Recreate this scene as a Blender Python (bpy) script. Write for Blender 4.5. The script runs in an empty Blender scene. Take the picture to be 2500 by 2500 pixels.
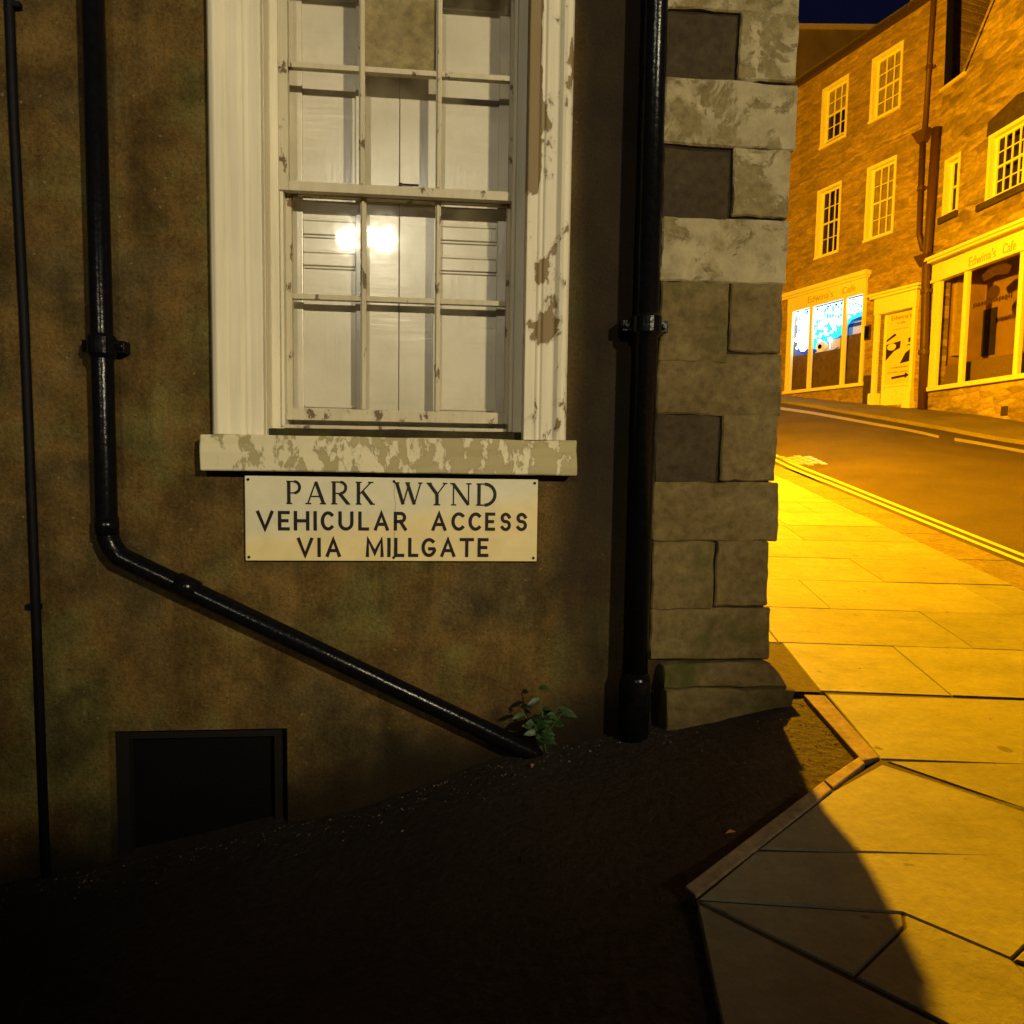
import bpy, bmesh, math, random
from mathutils import Vector, Matrix
from mathutils.bvhtree import BVHTree
R = math.radians
C = bpy.context.scene.collection
sc = bpy.context.scene
rnd = random.Random(7)

# ------------------------------------------------------------------ camera
F_PX = 1742.0
EYE = Vector((0, 0, 1.42))
down_c = Vector((-373, -23342, -1742)).normalized()
zc = -down_c
fc = Vector((0, 0, -1)); yc = (fc - zc * fc.dot(zc)).normalized()
xc = yc.cross(zc)
M_wc = Matrix((xc, yc, zc))                    # world <- camera
cam_d = bpy.data.cameras.new("camera"); cam = bpy.data.objects.new("camera", cam_d); C.objects.link(cam)
cam_d.sensor_width = 36; cam_d.lens = F_PX / 2500 * 36; cam_d.clip_end = 500; cam_d.clip_start = 0.05
cam.matrix_world = Matrix.Translation(EYE) @ M_wc.to_4x4()
sc.camera = cam
def ray(px, py): return M_wc @ Vector((px - 1250, 1250 - py, -F_PX))

# ------------------------------------------------------------------ world, exposure, lamps
w = bpy.data.worlds.new("World"); sc.world = w; w.use_nodes = True
nt = w.node_tree; bg = nt.nodes['Background']
sky = nt.nodes.new('ShaderNodeTexSky'); sky.sky_type = 'NISHITA'; sky.sun_disc = False
sky.sun_elevation = R(-2.6); sky.sun_rotation = R(160); sky.air_density = 1; sky.dust_density = 0.3; sky.ozone_density = 4
nt.links.new(sky.outputs[0], bg.inputs[0]); bg.inputs[1].default_value = 0.15
sc.view_settings.view_transform = 'Standard'; sc.view_settings.look = 'None'
sc.view_settings.exposure = 0; sc.view_settings.gamma = 1

SODIUM = (1.0, 0.445, 0.002)
def point(name, loc, power, col, rad):
    l = bpy.data.lights.new(name, 'POINT'); l.energy = power; l.color = col; l.shadow_soft_size = rad
    o = bpy.data.objects.new(name, l); o.location = loc; C.objects.link(o); return o
def spot(name, loc, aim, power, col, rad, half, blend):
    l = bpy.data.lights.new(name, 'SPOT'); l.energy = power; l.color = col; l.shadow_soft_size = rad
    l.spot_size = R(half * 2); l.spot_blend = blend
    o = bpy.data.objects.new(name, l); o.location = loc
    o.rotation_euler = (Vector(aim) - Vector(loc)).to_track_quat('-Z', 'Y').to_euler(); C.objects.link(o); return o

# ------------------------------------------------------------------ helpers
def tag(o, label=None, cat=None, group=None, kind=None):
    if label: o['label'] = label
    if cat: o['category'] = cat
    if group: o['group'] = group
    if kind: o['kind'] = kind
    return o
class Frame:
    """upright plane frame: local x along the wall, local y into the wall, z up"""
    def __init__(s, x, y, th):
        s.o = Vector((x, y, 0)); s.th = th
        s.ex = Vector((math.cos(th), math.sin(th), 0)); s.ey = Vector((-math.sin(th), math.cos(th), 0))
    def L(s, px, py, d=0.0):
        r = ray(px, py); t = ((s.o + s.ey * d) - EYE).dot(s.ey) / r.dot(s.ey)
        p = EYE + r * t - s.o
        return p.dot(s.ex), p.z
    def W(s, u, y, z): return s.o + s.ex * u + s.ey * y + Vector((0, 0, z))
def empty(name, fr, base=(0, 0, 0)):
    o = bpy.data.objects.new(name, None); C.objects.link(o)
    o.empty_display_size = .2
    if fr is None: o.location = base
    else: o.location = fr.W(*base); o.rotation_euler = (0, 0, fr.th)
    o['base'] = list(base)
    return o
class MB:
    def __init__(s): s.v = []; s.f = []
    def add(s, vs, fs):
        n = len(s.v); s.v += [tuple(a) for a in vs]; s.f += [tuple(i + n for i in f) for f in fs]; return s
    def box(s, x0, x1, y0, y1, z0, z1):
        if x0 > x1: x0, x1 = x1, x0
        if z0 > z1: z0, z1 = z1, z0
        return s.add([(x0,y0,z0),(x1,y0,z0),(x1,y1,z0),(x0,y1,z0),(x0,y0,z1),(x1,y0,z1),(x1,y1,z1),(x0,y1,z1)],
                     [(0,3,2,1),(4,5,6,7),(0,1,5,4),(1,2,6,5),(2,3,7,6),(3,0,4,7)])
    def prism(s, pts, y0, y1):        # pts in (x,z), extruded along y
        n = len(pts)
        vs = [(p[0], y0, p[1]) for p in pts] + [(p[0], y1, p[1]) for p in pts]
        a = sum(pts[i][0]*pts[(i+1)%n][1]-pts[(i+1)%n][0]*pts[i][1] for i in range(n))
        if a < 0:
            vs = [(p[0], y0, p[1]) for p in pts[::-1]] + [(p[0], y1, p[1]) for p in pts[::-1]]
        fs = [tuple(range(n)), tuple(range(2*n-1, n-1, -1))]
        for i in range(n): j = (i+1) % n; fs.append((j, i, n+i, n+j))
        return s.add(vs, fs)
    def tube(s, path, rad, seg=16, cap=True):
        path = [Vector(p) for p in path]
        rads = rad if isinstance(rad, (list, tuple)) else [rad]*len(path)
        rings = []; up = None
        for i, p in enumerate(path):
            if i == 0: t = path[1]-p
            elif i == len(path)-1: t = p-path[i-1]
            else: t = (path[i+1]-p).normalized() + (p-path[i-1]).normalized()
            t.normalize()
            if up is None: up = Vector((0,1,0)) if abs(t.y) < .9 else Vector((1,0,0))
            a = (up - t*up.dot(t)).normalized(); b = t.cross(a); up = a
            rings.append([p + (a*math.cos(k*2*math.pi/seg) + b*math.sin(k*2*math.pi/seg))*rads[i] for k in range(seg)])
        vs = [v for r in rings for v in r]; fs = []
        for i in range(len(path)-1):
            for k in range(seg):
                a = i*seg+k; b = i*seg+(k+1) % seg; fs.append((a, b, b+seg, a+seg))
        if cap:
            fs.append(tuple(range(seg-1, -1, -1))); fs.append(tuple((len(path)-1)*seg+k for k in range(seg)))
        return s.add(vs, fs)
    def build(s, name, mat, parent=None, smooth=False, bevel=0, off=None):
        me = bpy.data.meshes.new(name)
        b = Vector(parent['base']) if (parent is not None and 'base' in parent) else Vector((0,0,0))
        if off is not None: b = Vector(off)
        me.from_pydata([tuple(Vector(v)-b) for v in s.v], [], s.f); me.update()
        if mat: me.materials.append(mat)
        if smooth:
            for p in me.polygons: p.use_smooth = True
        o = bpy.data.objects.new(name, me); C.objects.link(o)
        if parent is not None: o.parent = parent; o['base'] = list(b)
        if smooth and not bevel:
            pass
        if bevel:
            m = o.modifiers.new('bevel', 'BEVEL'); m.width = bevel; m.segments = 2; m.limit_method = 'ANGLE'
        return o
def clean():
    for o in bpy.data.objects:
        if 'base' in o: del o['base']

# ------------------------------------------------------------------ materials
class NT:
    def __init__(s, name):
        s.m = bpy.data.materials.new(name); s.m.use_nodes = True; s.t = s.m.node_tree; s.n = s.t.nodes
        s.b = s.n['Principled BSDF']; s.out = s.n['Material Output']
        s.tc = s.n.new('ShaderNodeTexCoord'); s.co = s.tc.outputs['Object']
    def link(s, a, b): s.t.links.new(a, b)
    def map(s, scale=(1,1,1), loc=(0,0,0), rot=(0,0,0)):
        m = s.n.new('ShaderNodeMapping'); s.link(s.co, m.inputs[0]); m.inputs[3].default_value = scale
        m.inputs[1].default_value = loc; m.inputs[2].default_value = rot; return m.outputs[0]
    def noise(s, scale, detail=6, rough=.55, co=None, dist=0):
        n = s.n.new('ShaderNodeTexNoise'); s.link(co or s.co, n.inputs['Vector']); n.inputs['Scale'].default_value = scale
        n.inputs['Detail'].default_value = detail; n.inputs['Roughness'].default_value = rough; n.inputs['Distortion'].default_value = dist
        return n.outputs['Fac']
    def ramp(s, fac, stops, interp='LINEAR'):
        r = s.n.new('ShaderNodeValToRGB'); s.link(fac, r.inputs[0]); e = r.color_ramp.elements; r.color_ramp.interpolation = interp
        while len(e) < len(stops): e.new(.5)
        for i, (p, c) in enumerate(stops):
            e[i].position = p; e[i].color = (c, c, c, 1) if isinstance(c, (int, float)) else (*c, 1)
        return r.outputs[0]
    def mix(s, fac, a, b, mode='MIX'):
        m = s.n.new('ShaderNodeMix'); m.data_type = 'RGBA'; m.blend_type = mode
        for inp, v in ((m.inputs[0], fac), (m.inputs[6], a), (m.inputs[7], b)):
            if isinstance(v, (int, float)): inp.default_value = v
            elif isinstance(v, tuple): inp.default_value = (*v, 1)
            else: s.link(v, inp)
        return m.outputs[2]
    def math(s, op, a, b=None, clamp=False):
        m = s.n.new('ShaderNodeMath'); m.operation = op; m.use_clamp = clamp
        for i, v in enumerate((a, b)):
            if v is None: continue
            if isinstance(v, (int, float)): m.inputs[i].default_value = v
            else: s.link(v, m.inputs[i])
        return m.outputs[0]
    def sep(s, co=None):
        x = s.n.new('ShaderNodeSeparateXYZ'); s.link(co or s.co, x.inputs[0]); return x.outputs
    def bump(s, h, strength=.5, dist=.01, prev=None):
        b = s.n.new('ShaderNodeBump'); b.inputs['Strength'].default_value = strength; b.inputs['Distance'].default_value = dist
        s.link(h, b.inputs['Height'])
        if prev is not None: s.link(prev, b.inputs['Normal'])
        return b.outputs[0]
    def fin(s, col, rough=.8, normal=None, spec=.3, metal=0):
        for inp, v in ((s.b.inputs['Base Color'], col), (s.b.inputs['Roughness'], rough)):
            if isinstance(v, (int, float)): inp.default_value = v
            elif isinstance(v, tuple): inp.default_value = (*v, 1)
            else: s.link(v, inp)
        s.b.inputs['Specular IOR Level'].default_value = spec; s.b.inputs['Metallic'].default_value = metal
        if normal is not None: s.link(normal, s.b.inputs['Normal'])
        return s.m
def smooth_band(t, x, a, b):          # 0 below a, 1 above b
    m = t.n.new('ShaderNodeMapRange'); m.interpolation_type = 'SMOOTHSTEP'; t.link(x, m.inputs[0])
    m.inputs[1].default_value = a; m.inputs[2].default_value = b; return m.outputs[0]
def m_plain(name, col, rough=.6, nscale=20, var=.2, bumpd=.002, spec=.3, metal=0):
    t = NT(name); n = t.noise(nscale)
    c = t.mix(t.ramp(n, [(.3, 0.), (.7, 1.)]), tuple(k*(1-var) for k in col), tuple(min(1, k*(1+var*.6)) for k in col))
    return t.fin(c, rough, t.bump(n, .4, bumpd) if bumpd else None, spec, metal)
def m_emit(name, col, strength):
    t = NT(name); t.b.inputs['Base Color'].default_value = (*col, 1)
    n = t.noise(6, 2); c = t.mix(n, tuple(k*.8 for k in col), col)
    t.link(c, t.b.inputs['Emission Color']); t.b.inputs['Emission Strength'].default_value = strength
    return t.m
def m_glass(name, rough=.03, wav=.1, wscale=6, tint=(1,1,1), refl=1.45, dirt=.0):
    t = NT(name); t.n.remove(t.b)
    tr = t.n.new('ShaderNodeBsdfTransparent'); tr.inputs[0].default_value = (*tint, 1)
    gl = t.n.new('ShaderNodeBsdfGlossy'); gl.inputs['Roughness'].default_value = rough
    fr = t.n.new('ShaderNodeFresnel'); fr.inputs[0].default_value = refl
    bp = t.bump(t.noise(wscale, 3, .5), wav, .02); t.link(bp, gl.inputs['Normal'])
    mx = t.n.new('ShaderNodeMixShader'); bf = t.n.new('ShaderNodeNewGeometry'); t.link(t.math('MULTIPLY', fr.outputs[0], t.math('SUBTRACT', 1.0, bf.outputs['Backfacing'])), mx.inputs[0]); t.link(tr.outputs[0], mx.inputs[1]); t.link(gl.outputs[0], mx.inputs[2])
    last = mx.outputs[0]
    if dirt:
        df = t.n.new('ShaderNodeBsdfDiffuse'); df.inputs[0].default_value = (.5, .45, .3, 1)
        m2 = t.n.new('ShaderNodeMixShader'); t.link(t.math('MULTIPLY', t.ramp(t.noise(7), [(.4, 0.), (.75, 1.)]), dirt), m2.inputs[0])
        t.link(last, m2.inputs[1]); t.link(df.outputs[0], m2.inputs[2]); last = m2.outputs[0]
    t.link(last, t.out.inputs[0]); return t.m

# ------------------------------------------------------------------ frames of the walls
A = Frame(0, 2.75, math.asin(.0924))            # wall with the window
B1 = Frame(9.67, 18.0, -R(69.3))                # long facade across the street
_p = B1.L(2256, 990); _q = B1.W(_p[0], 0, 0)
B2 = Frame(_q.x, _q.y, -R(84.95))               # nearer facade
_p = B1.L(2256, 990)[0]
# pavement plane
v1 = ray(1400, 930); v2 = ray(3400, 938)
nP = v1.cross(v2).normalized(); nP = nP if nP.z > 0 else -nP
cu, cz = A.L(1925, 1700, -.05); P0 = A.W(cu, -.05, cz)
def GP(px, py, h=0.0):
    r = ray(px, py); t = ((P0 + nP*h) - EYE).dot(nP) / r.dot(nP); return EYE + r*t
def zP(x, y): return P0.z - (nP.x*(x-P0.x) + nP.y*(y-P0.y)) / nP.z
HP = (EYE - P0).dot(nP)
eS = v1.normalized()                            # along the street on the pavement plane
eT = eS.cross(nP).normalized()                  # across, to the right
foot = EYE - nP*HP
def PT(t, s, h=0.0): return foot + eT*(t*HP*1.0) + eS*s + nP*h      # t in units of eye height
f_eff = math.sqrt(F_PX**2 + 0)                  # t = (x-1400)/(y-930) approx

# ================================================================== MATERIALS of the corner building
def mat_roughcast():
    t = NT('roughcast'); o = t.sep()
    big = t.noise(1.6, 4, .6); mid = t.noise(5, 8, .65); fine = t.noise(70, 6, .7)
    base = t.ramp(big, [(.30, (.052, .036, .017)), (.41, (.098, .070, .026)), (.50, (.134, .080, .023)), (.60, (.130, .110, .033)), (.7, (.068, .056, .022))])
    c = t.mix(t.ramp(mid, [(.35, .55), (.65, 1.1)]), (0, 0, 0), base)
    c = t.mix(1.0, base, t.ramp(mid, [(.33, .42), (.66, 1.2)]), 'MULTIPLY')
    c = t.mix(1.0, c, t.ramp(fine, [(.3, .6), (.7, 1.35)]), 'MULTIPLY')
    pits = t.ramp(t.noise(110, 2, .5), [(.28, .3), (.36, 1.)]); c = t.mix(1.0, c, pits, 'MULTIPLY')
    chips = t.ramp(t.noise(48, 2, .4, t.map(loc=(3, 3, 3))), [(.70, 0.), (.73, .5)]); c = t.mix(chips, c, (.26, .21, .10))
    streak = t.ramp(t.noise(3, 7, .62, t.map(scale=(2.6, 1, .35), loc=(1, 0, 4))), [(.34, .68), (.5, 1.), (.66, 1.08)]); c = t.mix(1.0, c, streak, 'MULTIPLY')
    # sooty strip beside the window, also painting in the downpipe's shadow, shape wobbles
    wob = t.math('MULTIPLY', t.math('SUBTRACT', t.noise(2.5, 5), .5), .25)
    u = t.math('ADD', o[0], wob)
    s1 = smooth_band(t, u, SOOT_SHADE0, SOOT_SHADE1)
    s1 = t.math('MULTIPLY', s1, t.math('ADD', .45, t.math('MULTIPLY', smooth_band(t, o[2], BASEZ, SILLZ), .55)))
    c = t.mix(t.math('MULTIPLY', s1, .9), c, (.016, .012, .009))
    # darker along the foot of the wall
    hgt = t.math('SUBTRACT', o[2], t.math('ADD', t.math('MULTIPLY', o[0], .26), BASEZ))
    hgt = t.math('ADD', hgt, t.math('MULTIPLY', wob, .9))
    s2 = smooth_band(t, hgt, .36, .06)
    c = t.mix(t.math('MULTIPLY', s2, .9), c, (.012, .009, .006))
    h = t.math('ADD', t.math('MULTIPLY', fine, .6), t.math('MULTIPLY', mid, 1.3))
    return t.fin(c, .95, t.bump(h, .8, .018), .1)
def mat_stone(name, a, b, paint=0.0, seed=0, moss=0.0, pcol=(.42, .37, .27)):
    t = NT(name); co = t.map(loc=(seed, seed*.7, 0))
    n1 = t.noise(3.2, 6, .6, t.map(loc=(seed, seed*.7, 0), scale=(1, 1, 2.4))); n2 = t.noise(28, 8, .7, co); n3 = t.noise(6, 9, .68, co, .5)
    c = t.mix(t.ramp(n1, [(.3, 0.), (.7, 1.)]), a, b)
    c = t.mix(1.0, c, t.ramp(n2, [(.3, .6), (.7, 1.3)]), 'MULTIPLY')
    h = t.math('MULTIPLY', n2, .5)
    if paint:
        pm = t.ramp(n3, [(.5-paint*.25-.01, 0.), (.5-paint*.25+.03, 1.)])
        pm2 = t.ramp(t.noise(5, 5, .6, t.map(loc=(seed+4, 2, 1))), [(.50, 1.), (.60, .3), (.61, 0.)])
        pm = t.math('MULTIPLY', pm, pm2)
        pc = t.mix(t.ramp(t.noise(11, 7, .7, co), [(.35, 0.), (.65, 1.)]), tuple(k*.68 for k in pcol), pcol)
        c = t.mix(pm, c, pc); h = t.math('ADD', h, t.math('MULTIPLY', pm, .8))
    if moss:
        mm = t.ramp(t.noise(3, 4, .6, t.map(loc=(2, seed, 5))), [(.5, 0.), (.62, moss)])
        c = t.mix(mm, c, (.045, .05, .010))
    return t.fin(c, .92, t.bump(h, .5, .012), .1)
def mat_paint(name, col=(.66, .60, .45), under=(.20, .14, .06), peel=.5, seed=0, bias=None, dark=.3, nsc=9, bias2=None, streaks=1):
    """cream paint over bare stone or wood; peel 0..1"""
    t = NT(name); o = t.sep(); co = t.map(loc=(seed, 0, seed*.37), scale=(1, 1, .55))
    n = t.noise(nsc, 9, .66, co, .3); soft = t.noise(2.5, 5); fine = t.noise(60, 5)
    c0 = t.mix(t.ramp(soft, [(.3, 0.), (.7, 1.)]), tuple(k*.86 for k in col), col)
    val = n
    if bias:                               # more peeling between two heights or towards one side
        ax, a, b, amt = bias
        val = t.math('ADD', n, t.math('MULTIPLY', smooth_band(t, o[ax], a, b), amt))
    if bias2:
        (a1, p1, q1), (a2, p2, q2), amt = bias2
        val = t.math('ADD', val, t.math('MULTIPLY', t.math('MULTIPLY', smooth_band(t, o[a1], p1, q1), smooth_band(t, o[a2], p2, q2)), amt))
    th = .78 - peel*.3
    pm = t.ramp(val, [(th, 0.), (th+.012, 1.)])
    rim = t.ramp(val, [(th-.03, 0.), (th, dark), (th+.03, 0.)])
    c = t.mix(pm, c0, under); c = t.mix(rim, c, (.05, .035, .015))
    streak = t.noise(7, 6, .6, t.map(scale=(6, 1, .25), loc=(seed, 1, 2)))
    c = t.mix(1.0, c, t.ramp(streak, [(.3, 1-.12*streaks), (.6, 1.02)]), 'MULTIPLY')
    h = t.math('SUBTRACT', t.math('MULTIPLY', fine, .15), t.math('MULTIPLY', pm, .7))
    return t.fin(c, .55, t.bump(h, .5, .004), .3)

# numbers of the corner building -----------------------------------
uQ = A.L(1607, 900)[0]; uC = A.L(1900, 900)[0]
u_al, u_ol = A.L(519, 600)[0], A.L(643, 600)[0]
u_or, u_ar = A.L(1284, 600)[0], A.L(1388, 600)[0]
z_st, z_sb = A.L(900, 1068)[1], A.L(900, 1153)[1]
z_top = A.L(960, -170)[1]
uc0, uc1 = A.L(268, 1900)[0], A.L(702, 1900)[0]
zc1, zc0 = A.L(480, 1782)[1], A.L(480, 2120)[1]
basepx = [(-900, 2400), (-300, 2240), (0, 2160), (265, 2105), (783, 1995), (1321, 1822), (1600, 1768), (1925, 1705)]
base = [A.L(*p) for p in basepx]
SOOT_SHADE0, SOOT_SHADE1 = A.L(1330, 600)[0], A.L(1440, 600)[0]
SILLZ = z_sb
BASEZ = A.L(783, 1995)[1] - .26*A.L(783, 1995)[0]
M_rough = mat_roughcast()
M_st = [mat_stone('quoin_stone_a', (.095, .068, .026), (.15, .112, .046), seed=s, moss=ms) for s, ms in ((1, 0), (6, .8), (3, .5))]
M_stp = [mat_stone('painted_quoin_%s' % n, (.14, .108, .045), (.22, .175, .085), paint=p, seed=s, pcol=(.34, .285, .165)) for n, s, p in (('a', 2, .15), ('b', 5, .1), ('c', 9, .2), ('d', 12, .1))]
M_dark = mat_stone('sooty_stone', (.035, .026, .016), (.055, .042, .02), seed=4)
M_paint = mat_paint('cream_paint', peel=.12, dark=.2)
M_paint_r = mat_paint('peeling_cream_paint', peel=.62, seed=3, bias=(2, A.L(1340, 900)[1], A.L(1340, 200)[1], .05), bias2=((0, u_or+.055, u_or+.03), (2, A.L(1310, 500)[1], A.L(1310, 430)[1]), .25))
M_sash = mat_paint('sash_paint', col=(.52, .46, .32), peel=.58, nsc=14, seed=7, under=(.14, .09, .04))
M_sill = mat_paint('weathered_sill', col=(.60, .54, .36), peel=.80, seed=11, under=(.33, .28, .14), nsc=15, streaks=0, bias=(0, A.L(640, 1100)[0], A.L(1150, 1100)[0], .07))
M_moss = mat_stone('mossy_wood', (.022, .018, .009), (.05, .042, .02), seed=8, moss=.7)
M_black = m_plain('gloss_black_iron', (.004, .004, .005), .2, 40, .3, .004, .14)
M_void = m_plain('unlit_black', (.004, .004, .004), .9, 8, .2, 0, .05)

# ================================================================== CORNER BUILDING
bld = empty('corner_building', A)
tag(bld, 'roughcast corner building with cream sash window and stone quoins beside the pavement', 'building')
def wall_holes(mb, u0, u1, z0, z1, holes, depth, y=0.0):
    us = sorted({u0, u1, *[h[0] for h in holes], *[h[1] for h in holes]}); zs = sorted({z0, z1, *[h[2] for h in holes], *[h[3] for h in holes]})
    us = [a for a in us if u0 <= a <= u1]; zs = [a for a in zs if z0 <= a <= z1]
    for i in range(len(us)-1):
        for k in range(len(zs)-1):
            cu_, cz_ = (us[i]+us[i+1])/2, (zs[k]+zs[k+1])/2
            if any(h[0] < cu_ < h[1] and h[2] < cz_ < h[3] for h in holes): continue
            mb.add([(us[i], y, zs[k]), (us[i+1], y, zs[k]), (us[i+1], y, zs[k+1]), (us[i], y, zs[k+1])], [(0, 1, 2, 3)])
    for a, b, c, d in holes:
        mb.add([(a,y,c),(b,y,c),(b,y,d),(a,y,d),(a,y+depth,c),(b,y+depth,c),(b,y+depth,d),(a,y+depth,d)],
               [(0,4,5,1),(1,5,6,2),(2,6,7,3),(3,7,4,0)])
HZ = 7.2
uL = -5.0
mb = MB(); wall_holes(mb, uL, uC-.02, -2.0, HZ, [(u_ol-.02, u_or+.02, z_st-.06, z_top), (uc0, uc1, zc0, zc1)], .30)
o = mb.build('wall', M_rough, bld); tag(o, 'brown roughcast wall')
# side wall runs back along the street, with roof
sd = Vector((math.sin(R(3)), math.cos(R(3)), 0)); su, sy = sd.dot(A.ex), sd.dot(A.ey)
mb = MB()
c0 = (uC-.02, .012); c1 = (uC-.02+su*9, sy*9); c2 = (uL, sy*9); c3 = (uL, .012)
def quad_up(mb, p, q, z0, z1): mb.add([(p[0],p[1],z0),(q[0],q[1],z0),(q[0],q[1],z1),(p[0],p[1],z1)], [(0,1,2,3)])
quad_up(mb, c0, c1, -2, HZ); quad_up(mb, c1, c2, -2, HZ); quad_up(mb, c2, c3, -2, HZ)
mb.build('side_wall', M_st[0], bld)
mb = MB()
rz = HZ+2.6; m0 = ((c0[0]+c1[0])/2, (c0[1]+c1[1])/2); 
e = .25
mb.add([(uL-e, -e, HZ), (uC+e, -e, HZ), (c1[0]+e, c1[1]+e, HZ), (uL-e, c1[1]+e, HZ), (uL-e, c1[1]/2, rz), (uC+e+su*4, c1[1]/2, rz),
        (uL-e, -e, HZ-.12), (uC+e, -e, HZ-.12), (c1[0]+e, c1[1]+e, HZ-.12), (uL-e, c1[1]+e, HZ-.12)],
       [(0,1,5,4), (1,2,5), (2,3,4,5), (3,0,4), (0,6,7,1), (1,7,8,2), (2,8,9,3), (3,9,6,0), (6,9,8,7)])
M_slate = m_plain('slate', (.14, .11, .085), .8, 1, .2, 0)
mb.build('roof', M_slate, bld)
# quoins ------------------------------------------------------------
from mathutils import noise as mn
def stone_block(name, u0, u1, y0, y1, z0, z1, mat, parent, seed, rough=.007, rnd_=.006, step=.03, sub=True, slope=None):
    bm = bmesh.new()
    bmesh.ops.create_cube(bm, size=1)
    for v in bm.verts:
        v.co = Vector((u0 if v.co.x < 0 else u1, y0 if v.co.y < 0 else y1, z0 if v.co.z < 0 else z1))
    if slope:
        for v in bm.verts: slope(v)
    bmesh.ops.bevel(bm, geom=list(bm.edges), offset=rnd_, segments=1, affect='EDGES')
    for _ in range(3):
        es = [e_ for e_ in bm.edges if e_.calc_length() > step*1.6]
        if es: bmesh.ops.subdivide_edges(bm, edges=es, cuts=1, use_grid_fill=True)
    bmesh.ops.triangulate(bm, faces=bm.faces)
    cx = Vector(((u0+u1)/2, (y0+y1)/2, (z0+z1)/2))
    for v in bm.verts:
        p = v.co*11 + Vector((seed*3.1, seed*1.7, 0)); q = v.co*45 + Vector((seed, 0, seed))
        d = Vector((mn.noise(p), mn.noise(p+Vector((9, 0, 0))), mn.noise(p+Vector((0, 9, 0)))))*rough + \
            Vector((mn.noise(q), mn.noise(q+Vector((9, 0, 0))), mn.noise(q+Vector((0, 9, 0)))))*rough*.7
        v.co += d
    me = bpy.data.meshes.new(name); bm.to_mesh(me); bm.free(); me.materials.append(mat)
    for p in me.polygons: p.use_smooth = True
    me.set_sharp_from_angle(angle=R(32))
    o = bpy.data.objects.new(name, me); C.objects.link(o)
    if parent: o.parent = parent
    return o
Q = [(1622,1952,-300,-130,'d'),(1620,1952,-122,33,'pa'),(1622,1797,38,206,'d'),(1801,1948,38,201,'pb'),(1618,1945,206,361,'pc'),(1616,1780,369,538,'d'),(1785,1932,371,531,'pd'),
     (1612,1924,538,690,'pa'),(1608,1774,694,884,'s1'),(1779,1914,697,860,'s0'),(1603,1903,866,1011,'s0'),
     (1598,1753,1016,1176,'d2'),(1757,1889,1016,1172,'s0'),(1590,1896,1180,1318,'s0'),(1588,1740,1324,1484,'s1'),(1743,1880,1323,1476,'s2'),
     (1585,1875,1487,1606,'s2')]
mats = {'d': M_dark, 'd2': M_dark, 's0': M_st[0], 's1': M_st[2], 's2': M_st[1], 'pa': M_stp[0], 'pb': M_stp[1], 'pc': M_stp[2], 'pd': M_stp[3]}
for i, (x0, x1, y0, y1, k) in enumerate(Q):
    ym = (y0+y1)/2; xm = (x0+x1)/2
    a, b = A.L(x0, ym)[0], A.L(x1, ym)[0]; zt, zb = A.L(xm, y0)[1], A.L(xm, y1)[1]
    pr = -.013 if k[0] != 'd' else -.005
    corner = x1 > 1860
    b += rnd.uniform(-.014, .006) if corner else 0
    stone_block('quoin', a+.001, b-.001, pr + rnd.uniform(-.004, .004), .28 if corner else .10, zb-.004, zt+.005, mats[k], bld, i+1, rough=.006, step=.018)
# plinth, splayed at the corner
zt = A.L(1750, 1612)[1]; zm = A.L(1750, 1664)[1]; a = A.L(1606, 1680)[0]; b = A.L(1905, 1640)[0]
def slp(v):
    if v.co.z > (zt+zm)/2: v.co.y += .035 if v.co.y < 0 else 0; v.co.x -= (.06 if v.co.x > 1 else 0)
stone_block('plinth', a, b, -.075, .5, zm, zt, M_st[1], bld, 31, slope=slp, rough=.01)
b2 = A.L(1936, 1690, -.08)[0]
stone_block('plinth', a+.01, b2, -.085, .5, zm-.55, zm-.004, M_st[2], bld, 33, rough=.012)
# crumbled bit beside the pipe foot
# cellar opening
mb = MB(); mb.box(uc0-.0, uc1, .09, .11, zc0, zc1); hatch = mb.build('cellar_hatch', M_void, bld); tag(hatch, 'black boarded cellar opening at the foot of the wall')
M_hf = m_plain('dark_wood', (.010, .009, .009), .9, 20, .2, .002, .1)
mb = MB(); mb.box(uc0+.002, uc0+.05, .05, .088, zc0, zc1-.05).box(uc1-.06, uc1-.002, .05, .088, zc0, zc1-.05).box(uc0+.002, uc1-.002, .05, .088, zc1-.05, zc1-.002)
mb.build('hatch_frame', M_hf, hatch)

# window -------------------------------------------------------------
win = MB(); zb = z_st
def moulding(mb, uo, ui, sign):
    """architrave with stepped profile. uo = outer edge, ui = opening edge"""
    wd = abs(ui-uo); s = 1 if ui > uo else -1
    prof = [(0, .02), (0, -.030), (.05, -.046), (.14, -.054), (.24, -.050), (.30, -.042), (.335, -.036), (.60, -.033), (.64, -.026), (.70, -.028), (.76, -.022), (1, -.019), (1, .02)]
    n = len(prof); vs = [(uo+s*wd*a, b, z) for z in (zb, z_top+.15) for a, b in prof]
    fs = [tuple(range(n)), tuple(range(2*n-1, n-1, -1))] + [((i+1) % n, i, n+i, n+(i+1) % n) for i in range(n)]
    if s < 0: fs = [f[::-1] for f in fs]
    mb.add(vs, fs)
mb = MB(); moulding(mb, u_al, u_ol, 1)
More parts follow.
